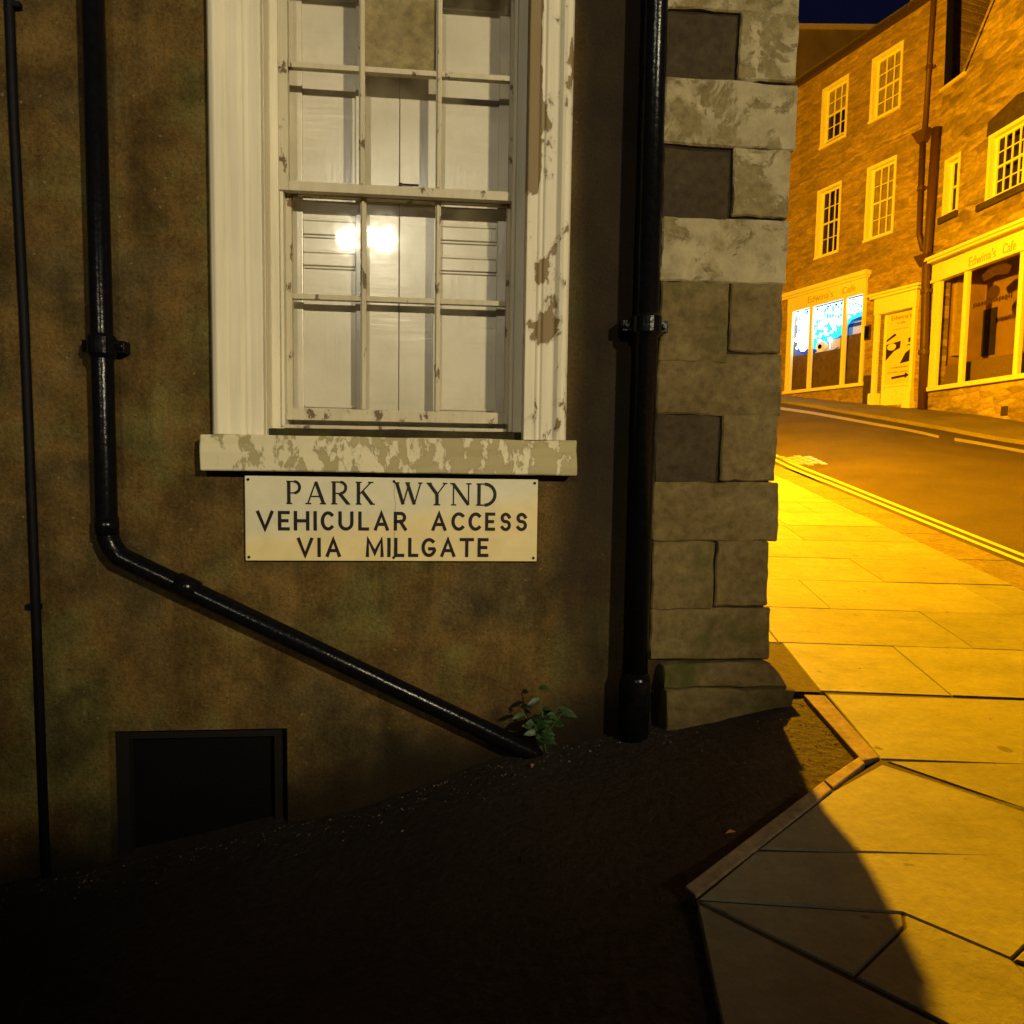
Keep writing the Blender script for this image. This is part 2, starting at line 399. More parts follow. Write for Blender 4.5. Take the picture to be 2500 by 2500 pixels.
# reveal lining and box frame on the left, head above
mb.box(u_ol-.02, u_ol+.002, .02, .10, zb-.04, z_top)
winp = mb.build('window', M_paint, bld, bevel=.004); tag(winp, 'twelve-pane cream sash window with closed shutters behind')
mb = MB(); mb.box(u_ol, u_ol+.034, .095, .25, zb-.04, z_top).box(u_ol+.034, u_ol+.046, .115, .25, zb-.04, z_top)
mb.box(u_or-.034, u_or, .05, .25, zb-.04, z_top).box(u_or-.048, u_or-.034, .085, .25, zb-.04, z_top)
mb.box(u_ol, u_or, .08, .25, z_top-.06, z_top+.05)
mb.build('box_frame', M_paint, winp, bevel=.003)
mb = MB(); moulding(mb, u_ar, u_or, -1); mb.box(u_or-.001, u_or+.02, .02, .10, zb-.04, z_top)
mb.build('architrave', M_paint_r, winp, bevel=.004)
# stone sill, and the small mossy timber sill on it
us0, us1 = A.L(490, 1108, -.06)[0], A.L(1408, 1118, -.06)[0]
o = stone_block('sill', us0, us1, -.07, .12, z_sb, z_st, M_sill, winp, 41, rough=.004, rnd_=.004)
for p in o.data.polygons: p.use_smooth = False
mb = MB()
zt1 = A.L(960, 1050, .06)[1]
mb.build('x', None) if False else None
stone_block('mossy_ledge', u_ol+.002, u_or-.002, .045, .22, z_st-.03, A.L(960, 1050, .05)[1], M_moss, winp, 55, rough=.006, rnd_=.004, step=.02)
mb = MB(); mb.box(u_ol+.034, u_or-.05, .115, .20, A.L(960, 1050, .1)[1], A.L(960, 1041, .1)[1]); mb.build('timber_sill', M_sash, winp, bevel=.003)
# sashes
sl, sr = A.L(704, 700, .15)[0], A.L(1243, 700, .15)[0]
bars = [A.L(886, 700, .15)[0], A.L(1068, 700, .15)[0]]
def sash(y, z0, z1, zmid, top_rail, bot_rail, name):
    mb = MB(); th = .035
    mb.box(sl-.03, sl+.012, y, y+th, z0, z1).box(sr-.012, sr+.03, y, y+th, z0, z1)
    mb.box(sl+.012, sr-.012, y, y+th, z1-top_rail, z1).box(sl+.012, sr-.012, y, y+th, z0, z0+bot_rail)
    for b_ in bars:
        mb.prism([(b_-.011, z0+bot_rail), (b_+.011, z0+bot_rail), (b_+.011, z1-top_rail), (b_-.011, z1-top_rail)], y+.004, y+th-.004)
        mb.box(b_-.005, b_+.005, y-.004, y+.004, z0+bot_rail, z1-top_rail)
    xs = [sl+.012, bars[0]-.011, bars[0]+.011, bars[1]-.011, bars[1]+.011, sr-.012]
    for i in (0, 2, 4): mb.box(xs[i], xs[i+1], y+.002, y+th-.006, zmid-.010, zmid+.010)
    return mb.build(name, M_sash, winp, bevel=.002)
z_m0, z_m1 = A.L(966, 478, .11)[1], A.L(966, 455, .11)[1]
z_low = A.L(960, 1030, .155)[1]
yU, yL = .105, .155
sash(yU, z_m0, z_top-.05, A.L(960, 172, yU)[1], .05, z_m1-z_m0, 'upper_sash')
mbz = A.L(960, 731, yL)[1]
sash(yL, z_low, z_m1-.004, mbz, .03, .045, 'lower_sash')
M_pane = m_glass('old_window_glass', rough=.06, wav=.10, wscale=4, dirt=.10)
g = MB(); ex_ = [sl, bars[0], bars[1], sr]
for y_, zs3 in ((yU+.016, [z_m1, A.L(960, 172, yU)[1], z_top-.06]), (yL+.016, [z_low+.03, mbz, z_m1-.02])):
    for i in range(3):
        for k in range(2):
            a_, b_, c_, d_ = ex_[i]+.001, ex_[i+1]-.001, zs3[k]+.001, zs3[k+1]-.001
            tx, tz = rnd.uniform(-.006, .006), rnd.uniform(-.005, .005)
            if y_ > yU+.03 and k == 1 and i < 2: tx, tz = ((.027, .001), (0, 0))[i]
            yf = lambda x, z: y_ + tx*(x-(a_+b_)/2) + tz*(z-(c_+d_)/2)
            g.add([(x, yf(x, z)+dy, z) for dy in (0, .003) for x, z in ((a_, c_), (b_, c_), (b_, d_), (a_, d_))], [(0,1,2,3), (7,6,5,4), (0,4,5,1), (1,5,6,2), (2,6,7,3), (3,7,4,0)])
g.build('glass', M_pane, winp)
# the stained brown pane in the middle of the top row
M_bp = mat_stone('stained_board', (.20, .15, .06), (.30, .24, .12), seed=6)
mb = MB(); mb.box(bars[0]+.008, bars[1]-.008, yU+.024, yU+.028, A.L(960, 172, yU)[1]+.004, z_top-.06); mb.build('stained_pane', M_bp, winp)
# sash fastener on the meeting rail
mb = MB(); fu = A.L(990, 450, .12)[0]
mb.box(fu-.035, fu+.03, yU+.02, yL+.02, z_m1-.001, z_m1+.008).tube([(fu-.02, yU+.03, z_m1+.008), (fu-.02, yU+.03, z_m1+.022)], .007).box(fu-.02, fu+.05, yU+.026, yU+.034, z_m1+.014, z_m1+.020)
mb.build('sash_fastener', M_hf, winp)
# panelled shutters
def mat_shutter():
    t = NT('shutter_gloss'); n = t.noise(3, 4)
    st1 = t.noise(40, 4, .6, t.map(scale=(1, 1, .12))); st2 = t.noise(40, 4, .6, t.map(scale=(.12, 1, 1)))
    h = t.mix(t.ramp(n, [(.45, 0.), (.55, 1.)]), st1, st2)
    c = t.mix(n, (.50, .46, .36), (.62, .56, .43))
    return t.fin(c, .27, t.bump(h, .22, .004), .7)
M_shut = mat_shutter()
ys = .235
seam = A.L(974, 700, ys)[0]
pL = [A.L(x, 700, ys)[0] for x in (740, 868)]; pR = [A.L(x, 700, ys)[0] for x in (1066, 1212)]
zz = [A.L(960, y, ys)[1] for y in (1000, 655, 625, 580, 548, 250, -200)]
def shutter(x0, x1, pa, pb):
    mb = MB()
    mb.box(x0, x1, ys+.012, ys+.025, z_low-.02, z_top)
    mb.box(x0, pa, ys, ys+.013, z_low-.02, z_top).box(pb, x1, ys, ys+.013, z_low-.02, z_top)
    for a_, b_ in ((z_low-.02, zz[0]), (zz[1], zz[2]), (zz[3], zz[4])): mb.box(pa, pb, ys, ys+.013, a_, b_)
    # panel mouldings
    for a_, b_ in ((zz[0], zz[1]), (zz[2], zz[3]), (zz[4], z_top-.1)):
        m = .012
        mb.box(pa+.002, pb-.002, ys+.004, ys+.0125, a_+.002, a_+m).box(pa+.002, pb-.002, ys+.004, ys+.0125, b_-m, b_-.002)
    return mb.build('shutter', M_shut, winp, bevel=.003)
shutter(sl-.03, seam-.0012, pL[0], pL[1]); shutter(seam+.0012, sr+.04, pR[0], pR[1])
mb = MB(); mb.box(sl-.05, sr+.05, ys+.03, ys+.05, z_low-.1, z_top+.05); mb.build('backing', M_void, winp)

# ================================================================== STREET SIGN
M_enamel = None
def mat_enamel():
    t = NT('yellowed_enamel'); o = t.sep()
    n = t.noise(4, 4, .5)
    f = t.math('ADD', t.math('MULTIPLY', o[2], -3.2), t.math('ADD', t.math('MULTIPLY', o[0], .45), t.math('MULTIPLY', n, .5)))
    c = t.mix(smooth_band(t, f, -.42, -.12), (.58, .54, .39), (.66, .54, .28))
    c = t.mix(1.0, c, t.ramp(t.noise(14, 6), [(.3, .9), (.7, 1.03)]), 'MULTIPLY')
    return t.fin(c, .38, t.bump(t.noise(5, 3), .2, .003), .4)
su0, su1 = A.L(598, 1265, -.02)[0], A.L(1312, 1270, -.02)[0]
sz1, sz0 = A.L(956, 1166, -.02)[1], A.L(956, 1370, -.02)[1]
sign = empty('street_sign', A, ((su0+su1)/2, 0, sz0)); tag(sign, 'cream street name plate reading PARK WYND below the window sill', 'street sign')
mb = MB(); mb.box(su0, su1, -.020, -.010, sz0, sz1); mb.build('plate', mat_enamel(), sign, bevel=.003)
M_ink = m_plain('black_letter_paint', (.012, .008, .006), .45, 40, .3, 0)
def arc(cx, cy, rx, ry, a0, a1, n=14): return [(cx+rx*math.cos(R(a0+(a1-a0)*i/n)), cy+ry*math.sin(R(a0+(a1-a0)*i/n))) for i in range(n+1)]
# letters as centre lines in a unit box: list of (points, width factor)
SANS = {
 'V': [([(0, 1), (.5, 0), (1, 1)], 1)], 'I': [([(.5, 0), (.5, 1)], 1)], 'H': [([(0, 0), (0, 1)], 1), ([(1, 0), (1, 1)], 1), ([(0, .5), (1, .5)], 1)],
 'E': [([(1, 1), (0, 1), (0, 0), (1, 0)], 1), ([(0, .5), (.85, .5)], 1)], 'L': [([(0, 1), (0, 0), (1, 0)], 1)],
 'T': [([(0, 1), (1, 1)], 1), ([(.5, 0), (.5, 1)], 1)], 'A': [([(0, 0), (.5, 1), (1, 0)], 1), ([(.2, .3), (.8, .3)], 1)],
 'M': [([(0, 0), (.04, 1), (.5, .15), (.96, 1), (1, 0)], 1)],
 'C': [(arc(.55, .5, .55, .5, 50, 310, 22), 1)], 'G': [(arc(.55, .5, .55, .5, 50, 340, 22) + [(1.0, .42), (.62, .42)], 1)],
 'U': [([(0, 1), (0, .38)] + arc(.5, .38, .5, .38, 180, 360, 14)[1:] + [(1, 1)], 1)],
 'R': [([(0, 0), (0, 1), (.55, 1)] + arc(.55, .74, .38, .26, 90, -90, 10)[1:] + [(0, .48)], 1), ([(.5, .48), (1, 0)], 1)],
 'S': [([(.92, .82)] + arc(.5, .75, .42, .25, 30, 250, 12) + arc(.5, .25, .46, .27, 75, -150, 14), 1)],
}
TN = .42
SERIF = {
 'P': [([(.18, 0), (.18, 1)], 1), ([(.0, 0), (.42, 0)], TN), ([(0, 1), (.6, 1)], TN), (arc(.58, .74, .40, .26, 88, -88, 12), .85), ([(.2, .48), (.6, .48)], TN)],
 'A': [([(.12, 0), (.5, 1)], TN), ([(.5, 1), (.88, 0)], 1), ([(.26, .33), (.74, .33)], TN), ([(0, 0), (.28, 0)], TN), ([(.70, 0), (1, 0)], TN)],
 'R': [([(.15, 0), (.15, 1)], 1), ([(.0, 0), (.33, 0)], TN), ([(0, 1), (.5, 1)], TN), (arc(.48, .74, .30, .26, 88, -88, 12), .85), ([(.15, .48), (.5, .48)], TN), ([(.45, .48), (.9, 0)], 1), ([(.86, 0), (1.02, 0)], TN)],
 'K': [([(.15, 0), (.15, 1)], 1), ([(.0, 0), (.32, 0)], TN), ([(0, 1), (.32, 1)], TN), ([(.2, .45), (.82, 1)], TN), ([(.36, .58), (.88, 0)], 1), ([(.66, 1), (.96, 1)], TN), ([(.8, 0), (1.04, 0)], TN)],
 'W': [([(.06, 1), (.30, 0)], 1), ([(.30, 0), (.52, 1)], TN), ([(.46, 1), (.72, 0)], 1), ([(.72, 0), (.95, 1)], TN), ([(-.03, 1), (.16, 1)], TN), ([(.86, 1), (1.02, 1)], TN), ([(.38, 1), (.56, 1)], TN)],
 'Y': [([(.08, 1), (.5, .48)], 1), ([(.5, .48), (.92, 1)], TN), ([(.5, 0), (.5, .5)], 1), ([(.33, 0), (.67, 0)], TN), ([(-.03, 1), (.24, 1)], TN), ([(.78, 1), (1.03, 1)], TN)],
 'N': [([(.12, 0), (.12, 1)], TN), ([(.1, 1), (.88, 0)], 1), ([(.88, 0), (.88, 1)], TN), ([(0, 0), (.26, 0)], TN), ([(-.06, 1), (.16, 1)], TN), ([(.75, 1), (1.02, 1)], TN)],
 'D': [([(.14, 0), (.14, 1)], 1), ([(0, 0), (.45, 0)], TN), ([(0, 1), (.45, 1)], TN), (arc(.42, .5, .56, .5, 88, -88, 18), 1)],
}
def stroke(mb, pts, wd, y, ext=True):
    n = len(pts); P = [Vector(p) for p in pts]
    if ext:
        P[0] = P[0] + (P[0]-P[1]).normalized()*wd*(.5 if n > 2 or True else 0); P[-1] = P[-1] + (P[-1]-P[-2]).normalized()*wd*.5
    Lf, Rt = [], []
    for i in range(n):
        d1 = (P[i]-P[i-1]).normalized() if i else (P[1]-P[0]).normalized()
        d2 = (P[i+1]-P[i]).normalized() if i < n-1 else d1
        t = (d1+d2); t = t.normalized() if t.length > 1e-6 else d1
        nn = Vector((-t.y, t.x)); k = min(2.2, 1/max(.2, abs(nn.dot(Vector((-d1.y, d1.x))))))
        Lf.append(P[i]+nn*wd/2*k); Rt.append(P[i]-nn*wd/2*k)
    vs = [(p.x, y, p.y) for p in Lf] + [(p.x, y, p.y) for p in Rt] + [(p.x, y+.002, p.y) for p in Lf] + [(p.x, y+.002, p.y) for p in Rt]
    fs = []
    for i in range(n-1):
        fs += [(n+i, n+i+1, i+1, i), (i, i+1, 2*n+i+1, 2*n+i), (n+i+1, n+i, 3*n+i, 3*n+i+1)]
    fs += [(0, 2*n, 3*n, n), (n-1, 2*n-1, 4*n-1, 3*n-1)]
    mb.add(vs, fs)
def put_line(chars, font, y0s, y1s, wd, name):
    mb = MB(); k = 0; x_a, x_b = chars[0][1], chars[-1][2]; last = None
    for ch, xa, xb in chars:
        if last is not None and xa-last > 50: mb.build(name, M_ink, sign); mb = MB()
        last = xb
        pa, pb = 550+.44*xa, 550+.44*xb; f = (xa-x_a)/(x_b-x_a)
        zt_ = A.L((pa+pb)/2, 1120+.44*(y0s[0]+(y0s[1]-y0s[0])*f), -.021)[1]; zb_ = A.L((pa+pb)/2, 1120+.44*(y1s[0]+(y1s[1]-y1s[0])*f), -.021)[1]
        ua, ub = A.L(pa, 1265, -.021)[0], A.L(pb, 1265, -.021)[0]
        for pts, wf in font[ch]:
            ww = wd*wf; h = wd/2 if font is SANS else wd*TN/2
            hx = wd/2 if font is SANS else 0
            q = [(ua+hx+(ub-ua-2*hx)*p[0], zb_+h+(zt_-zb_-2*h)*p[1]) for p in pts]
            vert = font is SERIF and ww >= wd*.8 and len(pts) == 2
            stroke(mb, q, ww, -.0215-k*.00012, ext=(font is SANS)); k = (k+1) % 9
    return mb.build(name, M_ink, sign)
l1 = [('P',340,415),('A',445,560),('R',588,692),('K',724,826),('W',942,1090),('Y',1120,1228),('N',1252,1362),('D',1392,1497)]
l2 = [('V',172,268),('E',292,358),('H',380,467),('I',488,510),('C',530,606),('U',628,712),('L',738,798),('A',825,908),('R',935,1008),('A',1145,1228),('C',1255,1332),('C',1350,1424),('E',1442,1498),('S',1524,1588),('S',1612,1677)]
l3 = [('V',397,487),('I',510,530),('A',557,641),('M',780,880),('I',899,919),('L',938,994),('L',1016,1072),('G',1090,1168),('A',1195,1279),('T',1302,1382),('E',1402,1463)]
put_line(l1, SERIF, (122, 138), (252, 262), .0125, 'lettering')
put_line(l2, SANS, (288, 300), (398, 400), .0125, 'lettering')
put_line(l3, SANS, (438, 440), (545, 545), .0125, 'lettering')
mb = MB()
for fx in (.012, .5, .988):
    for z_ in (sz0+.014, sz1-.014):
        x_ = su0+(su1-su0)*fx; mb = MB(); mb.tube([(x_, -.020, z_), (x_, -.0235, z_)], .0052, 10); mb.build('screw', M_hf, sign)
mb = MB(); x_ = su0+(su1-su0)*.5                       # crack and dribble down the middle
stroke(mb, [(x_+.002, sz1-.02), (x_, sz1-.06), (x_+.006, sz1-.1), (x_+.003, sz1-.16), (x_, sz0+.02)], .0022, -.0203)
mb.build('crack', m_plain('grime', (.30, .26, .18), .8, 30, .3, 0), sign)

# ================================================================== PIPES on the wall
def arr(fr, px, py, d): u, z = fr.L(px, py, d); return (u, d, z)
dpx = empty('downpipe', A, (A.L(250, 1350)[0], 0, A.L(250, 1350)[1])); tag(dpx, 'black downpipe bending into a long diagonal run left of the street sign', 'drainpipe')
yy = -.060; rp = .037
top = arr(A, 238, 400, yy); bend = arr(A, 262, 1345, yy); end = arr(A, 1300, 1838, yy)
ub = bend[0]
mb = MB()
dv = (Vector(end)-Vector(bend)).normalized()
pth = [(ub, yy, 6.5), (ub, yy, bend[2]+.09), (ub+.004, yy, bend[2]+.045), (ub+.018, yy, bend[2]+.012)] + [tuple(Vector(bend)+dv*k) for k in (.05, .1)] + [end, tuple(Vector(end)+dv*.07+Vector((0, 0, -.06)))]
mb.tube(pth, rp, 28); mb.build('pipe', M_black, dpx, smooth=True)
def collar(fr, u, z, y, r_, parent, ears=True, name='collar'):
    mb = MB(); mb.tube([(u, y, z-.045), (u, y, z-.038), (u, y, z-.03), (u, y, z+.03), (u, y, z+.036), (u, y, z+.042)], [r_*1.02, r_*1.12, r_*1.3, r_*1.3, r_*1.15, r_*1.02], 28)
    if ears:
        mb.box(u-r_*1.95, u+r_*1.95, y+r_*.2, y+r_*1.6, z-.022, z+.022)
        for s in (-1, 1): mb.tube([(u+s*r_*1.6, y+r_*.2-.012, z), (u+s*r_*1.6, y+r_*.25, z)], .011, 8)
    return mb.build(name, M_black, parent, smooth=False, bevel=.003)
collar(A, ub, A.L(258, 845, yy)[1], yy, rp, dpx)
mb = MB(); zj = A.L(262, 1296, yy)[1]; mb.tube([(ub, yy, zj-.012), (ub, yy, zj+.05)], rp*1.1, 28); mb.build('joint', M_black, dpx, smooth=True); mb = MB()
q0 = Vector(arr(A, 455, 1434, yy)); mb.tube([q0-dv*.04, q0+dv*.04], rp*1.1, 28); mb.build('joint', M_black, dpx, smooth=True)
# right pipe
yr = -.085; rr = .045
ur = A.L(1577, 800, yr)[0]
zf = A.L(1560, 1790)[1]
dp2 = empty('downpipe', A, (ur, 0, zf)); tag(dp2, 'straight black downpipe between the window and the stone quoins', 'drainpipe')
mb = MB(); mb.tube([(ur, yr, 6.8), (ur, yr, zf-.2)], rr, 32); mb.build('pipe', M_black, dp2, smooth=True)
collar(A, ur, A.L(1575, 795, yr)[1], yr, rr, dp2); 
mb = MB(); zk = A.L(1570, 1640, yr)[1]; mb.tube([(ur, yr, zk-.35), (ur, yr, zk-.03), (ur, yr, zk)], [rr*1.25, rr*1.25, rr*1.05], 28); mb.build('gully_socket', M_black, dp2, smooth=True)
# conduit on the far left
uo_ = A.L(60, 900, -.02)[0]
cd = empty('conduit', A, (uo_, 0, A.L(90, 2080)[1])); tag(cd, 'thin dark conduit running down the wall at the left edge', 'conduit')
mb = MB(); mb.tube([(uo_-.02, -.012, 6.5), (uo_-.012, -.012, 2.6), (uo_, -.012, 1.9), (uo_+.006, -.012, 1.0), (uo_+.012, -.012, -.6)], .0155, 14)
M_cond = m_plain('dull_black_plastic', (.005, .005, .007), .6, 30, .3, .002, .1)
mb.build('tube', M_cond, cd, smooth=True)
for z_ in (A.L(60, 20)[1], A.L(80, 1480)[1]): mb = MB(); mb.box(uo_-.026, uo_+.024, -.022, -.001, z_-.008, z_+.010); mb.build('clip', M_cond, cd)

# ================================================================== GROUND
# wynd surface: a height field that meets the foot of the wall and the kerb
pa = A.W(base[3][0], 0, base[3][1]); pb_ = A.W(base[7][0], 0, base[7][1]); pc_ = GP(1700, 2180, -.03)
nW = (pb_-pa).cross(pc_-pa).normalized()
def zW(x, y):
    z = pa.z - (nW.x*(x-pa.x)+nW.y*(y-pa.y))/nW.z
    p = Vector((x, y, 0))-A.o; u = p.dot(A.ex); d = -p.dot(A.ey)
    bu = [b_[0] for b_ in base]
    zb_ = None
    if u <= bu[0]: zb_ = base[0][1]; uu = bu[0]
    elif u >= bu[-1]: zb_ = base[-1][1]; uu = bu[-1]
    else:
        uu = u
        for i in range(len(bu)-1):
            if bu[i] <= u <= bu[i+1]:
                f = (u-bu[i])/(bu[i+1]-bu[i]); f = f*f*(3-2*f)*.5+f*.5; zb_ = base[i][1]*(1-f)+base[i+1][1]*f; break
    q = A.W(uu, 0, 0); dev = zb_ - (pa.z - (nW.x*(q.x-pa.x)+nW.y*(q.y-pa.y))/nW.z)
    z += dev*max(0, 1-max(0, d)/1.2)
    z = max(z, -2.2)
    k = 0.004*mn.noise(Vector((x*9, y*9, 0))) + .004*mn.noise(Vector((x*25, y*25, 3)))
    return min(z, zP(x, y)-.022) + k
def heightgrid(fn, x0, x1, y0, y1, nx, ny):
    vs = []; fs = []
    for j in range(ny+1):
        for i in range(nx+1):
            x = x0+(x1-x0)*i/nx; y = y0+(y1-y0)*j/ny; vs.append((x, y, fn(x, y)))
    for j in range(ny):
        for i in range(nx): a_ = j*(nx+1)+i; fs.append((a_, a_+1, a_+nx+2, a_+nx+1))
    return vs, fs
def mat_tarmac(name, col, bd=.006, sc_=120):
    t = NT(name); n = t.noise(sc_, 5, .7); b_ = t.noise(1.3, 5); v = t.noise(12, 6)
    c = t.mix(t.ramp(n, [(.3, .55), (.7, 1.4)]), (0, 0, 0), col)
    c = t.mix(1.0, tuple(col), t.ramp(n, [(.3, .6), (.7, 1.4)]), 'MULTIPLY')
    c = t.mix(1.0, c, t.ramp(b_, [(.3, .75), (.7, 1.2)]), 'MULTIPLY')
    return t.fin(c, .85, t.bump(t.math('ADD', t.math('MULTIPLY', v, .8), n), .6, bd), .2)
mb = MB(); mb.add(*heightgrid(zW, -5, 3.2, -7, 3.2, 110, 130))
o = mb.build('lane', mat_tarmac('worn_tarmac', (.034, .026, .018), .05, 35), smooth=True); tag(o, kind='structure')
# pavement bed (mortar under the slabs)
PVB = .004
def planeP(mb, quads, h):
    for q in quads:
        vs = [GP(*p, h) if len(p) == 2 else p for p in q]; mb.add(vs, [tuple(range(len(vs)))])
def tpos(t, s): return foot + eT*t*HP + eS*s
# derive s for a row from its pixel y on the line x=2100
def s_of(py, px=2150): p = GP(px, py)-foot; return p.dot(eS)
def t_of(px, py): return (GP(px, py)-foot).dot(eT)/HP
t_j = lambda px, py: t_of(px, py)
rows_px = [1172, 1187, 1207, 1229, 1256, 1287, 1323, 1366, 1421, 1490, 1577, 1693]
rows = [s_of(y) for y in rows_px]
T_EDGE = t_of(2085, 1249)
T_K0 = t_of(2062, 1198)
joint_t = {0: [.75, 1.5], 1: [1.1, 1.85], 2: [.72, 1.46], 3: [1.1, 1.83], 4: [.7, 1.47], 5: [1.445], 6: [1.1, 1.85], 7: [1.54], 8: [1.128, 1.884], 9: [.787, 1.491], 10: [1.198, 1.93]}
kt = t_of(2303, 1693)/1.18
def mat_slab():
    t = NT('sandstone_flags'); geo = t.n.new('ShaderNodeNewGeometry')
    rp_ = geo.outputs['Random Per Island']
    b_ = t.noise(1.1, 5, .6); n = t.noise(45, 7, .7); m_ = t.noise(6, 6, .6)
    base_ = t.ramp(rp_, [(0, (.175, .17, .115)), (.5, (.20, .197, .13)), (1, (.225, .222, .15))])
    c = t.mix(1.0, base_, t.ramp(b_, [(.3, .8), (.7, 1.1)]), 'MULTIPLY')
    c = t.mix(1.0, c, t.ramp(n, [(.3, .88), (.7, 1.08)]), 'MULTIPLY')
    c = t.mix(1.0, c, t.ramp(m_, [(.28, .80), (.5, 1.)]), 'MULTIPLY')
    spots = t.ramp(t.noise(17, 2, .4), [(.22, .45), (.27, 1.)])
    c = t.mix(1.0, c, spots, 'MULTIPLY')
    st = t.ramp(t.noise(2.6, 9, .72, t.map(loc=(5, 1, 0), scale=(1, 2.2, 1))), [(.42, 1.), (.50, .88), (.58, 1.)])
    c = t.mix(1.0, c, st, 'MULTIPLY')
    gum = t.ramp(t.noise(9, 1, .3, t.map(loc=(1, 8, 0))), [(.20, .55), (.225, 1.)]); c = t.mix(1.0, c, gum, 'MULTIPLY')
    return t.fin(c, .72, t.bump(t.math('ADD', n, t.math('MULTIPLY', m_, 1.6)), .5, .006), .25)
slab = MB()
def slab_poly(pts, gap=.0016, th=.05):
    """pts world points on the pavement plane, in order; shrink, extrude down with a small arris"""
    n = len(pts); c = sum(pts, Vector())/n
    P2 = [((p-c).dot(eT), (p-c).dot(eS)) for p in pts]
    ar = sum(P2[i][0]*P2[(i+1) % n][1]-P2[(i+1) % n][0]*P2[i][1] for i in range(n))
    if ar < 0: P2 = P2[::-1]
    def inset(d):
        out = []
        for i in range(n):
            a_, b_, c_ = Vector(P2[i-1]), Vector(P2[i]), Vector(P2[(i+1) % n])
            d1 = (b_-a_).normalized(); d2 = (c_-b_).normalized()
            n1 = Vector((-d1.y, d1.x)); n2 = Vector((-d2.y, d2.x)); m_ = (n1+n2).normalized()
            out.append(b_+m_*d/max(.35, m_.dot(n1)))
        return out
    g = gap; A_ = inset(g); B_ = inset(g+.003); tilt = (rnd.uniform(-.0015, .0015), rnd.uniform(-.0015, .0015))
    up = rnd.uniform(0, .003)
    def w(p, h): return c + eT*p.x + eS*p.y + nP*(h+up+p.x*tilt[0]+p.y*tilt[1])
    vs = [w(p, 0) for p in B_] + [w(p, -.004) for p in A_] + [w(p, -th) for p in A_]
    fs = [tuple(range(n))]
    for i in range(n): j = (i+1) % n; fs += [(i, n+i, n+j, j), (n+i, 2*n+i, 2*n+j, n+j)]
    slab.add(vs, fs)
def row_slabs(s0, s1, ts):
    for a_, b_ in zip(ts[:-1], ts[1:]): slab_poly([tpos(a_, s0), tpos(b_, s0), tpos(b_, s1), tpos(a_, s1)])
TL = .25
for i in range(len(rows)-1):
    js = [j*kt for j in joint_t[i]]
    lo = TL if i < 10 else t_of(1965, 1640)
    js = [lo] + [j for j in js if j > lo+.05] + [T_EDGE]
    row_slabs(rows[i+1], rows[i], js)
s_ = rows[0]; k = 0
while s_ < 16:                                           # rest of the street pavement behind the building
    row_slabs(s_, s_+.55, [TL, (.9 if k % 2 else 1.3)*kt, (1.7 if k % 2 else 2.0)*kt, T_EDGE]); s_ += .55; k += 1
# row 1693-1852 and the irregular flags round the corner, corners read off the photograph onto the pavement plane
X = lambda *ps: [GP(*p) for p in ps]
def xe(py): return GP(2500, py)
tEdge = lambda s: tpos(T_EDGE, s)
s1693, s1852 = rows[-1], s_of(1852, 2300)
slab_poly([GP(2018, 1694), tpos(1.95*kt, s1693), tpos(1.95*kt, s1852), GP(2150, 1853)])
slab_poly([tpos(1.95*kt, s1693), tEdge(s1693), tEdge(s1852), tpos(1.95*kt, s1852)])
s2073 = s_of(2073, 2300)
dj = (GP(2500, 1975)-GP(2160, 1858)); 
def along(p, d, tt):       # continue p along d until across-coordinate tt (in eye heights)
    k = (tt*HP-(p-foot).dot(eT))/d.dot(eT); return p+d*k
j0 = GP(2162, 1858)
j_far = along(j0, dj, 1.30*kt)
slab_poly([j0, j_far, tpos(1.30*kt, s1852)])
slab_poly([j_far, tpos(1.30*kt, s2073), tEdge(s2073), tEdge(s1852), tpos(1.30*kt, s1852)])
slab_poly([GP(2152, 1866), j_far, tpos(1.30*kt, s2073), GP(1853, 2072), GP(2034, 1931)])
k2 = GP(2510, 2366); k1 = GP(2203, 2229)
d2 = k2-k1; jf2 = along(k1, d2, 1.02*kt)
slab_poly([GP(1846, 2078), tpos(1.02*kt, s2073), GP(2700, 2120), GP(2470, 2342), k1, GP(1704, 2195)])
slab_poly([GP(2700, 2120), tpos(1.4*kt, s2073), tpos(1.4*kt, s2073-.7), GP(2472, 2345)])
slab_poly([tpos(1.4*kt, s2073), tEdge(s2073), tEdge(s2073-.7), tpos(1.4*kt, s2073-.7)])
slab_poly([GP(1708, 2199), GP(2203, 2231), GP(2208, 2262), GP(2084, 2384)])
slab_poly([GP(2212, 2265), GP(2207, 2233), GP(2471, 2345), GP(2762, 2660), GP(2480, 2590), GP(2088, 2387)])
slab_poly([GP(1701, 2206), GP(2476, 2594), GP(2300, 3300), GP(1900, 3300), GP(1762, 2500)])
slab_poly([GP(2480, 2596), GP(2765, 2668), GP(3300, 3100), GP(3000, 3600), GP(2304, 3300)])
slab_poly([tpos(1.4*kt, s2073-.7), tEdge(s2073-.7), tEdge(s2073-1.9), GP(3300, 3100), GP(2755, 2700), GP(2474, 2350)])
M_slab = mat_slab()
o = slab.build('pavement', M_slab); tag(o, kind='structure')
# mortar bed
mb = MB()
mb.add([tpos(TL-.3, 16)+nP*-.0035, tpos(TL-.3, rows[-1]-.03)+nP*-.0035, GP(2012, 1690, -.0035), GP(2150, 1856, -.0035), GP(2032, 1930, -.0035), GP(1700, 2196, -.0035), GP(1758, 2500, -.0035),
        GP(1890, 3300, -.0035), tEdge(-2.2)+nP*-.0035, tEdge(16)+nP*-.0035], [tuple(range(9, -1, -1))])
bed = mb.build('pavement_bed', m_plain('damp_mortar', (.05, .036, .02), .9, 40, .4, .006)); tag(bed, kind='structure')
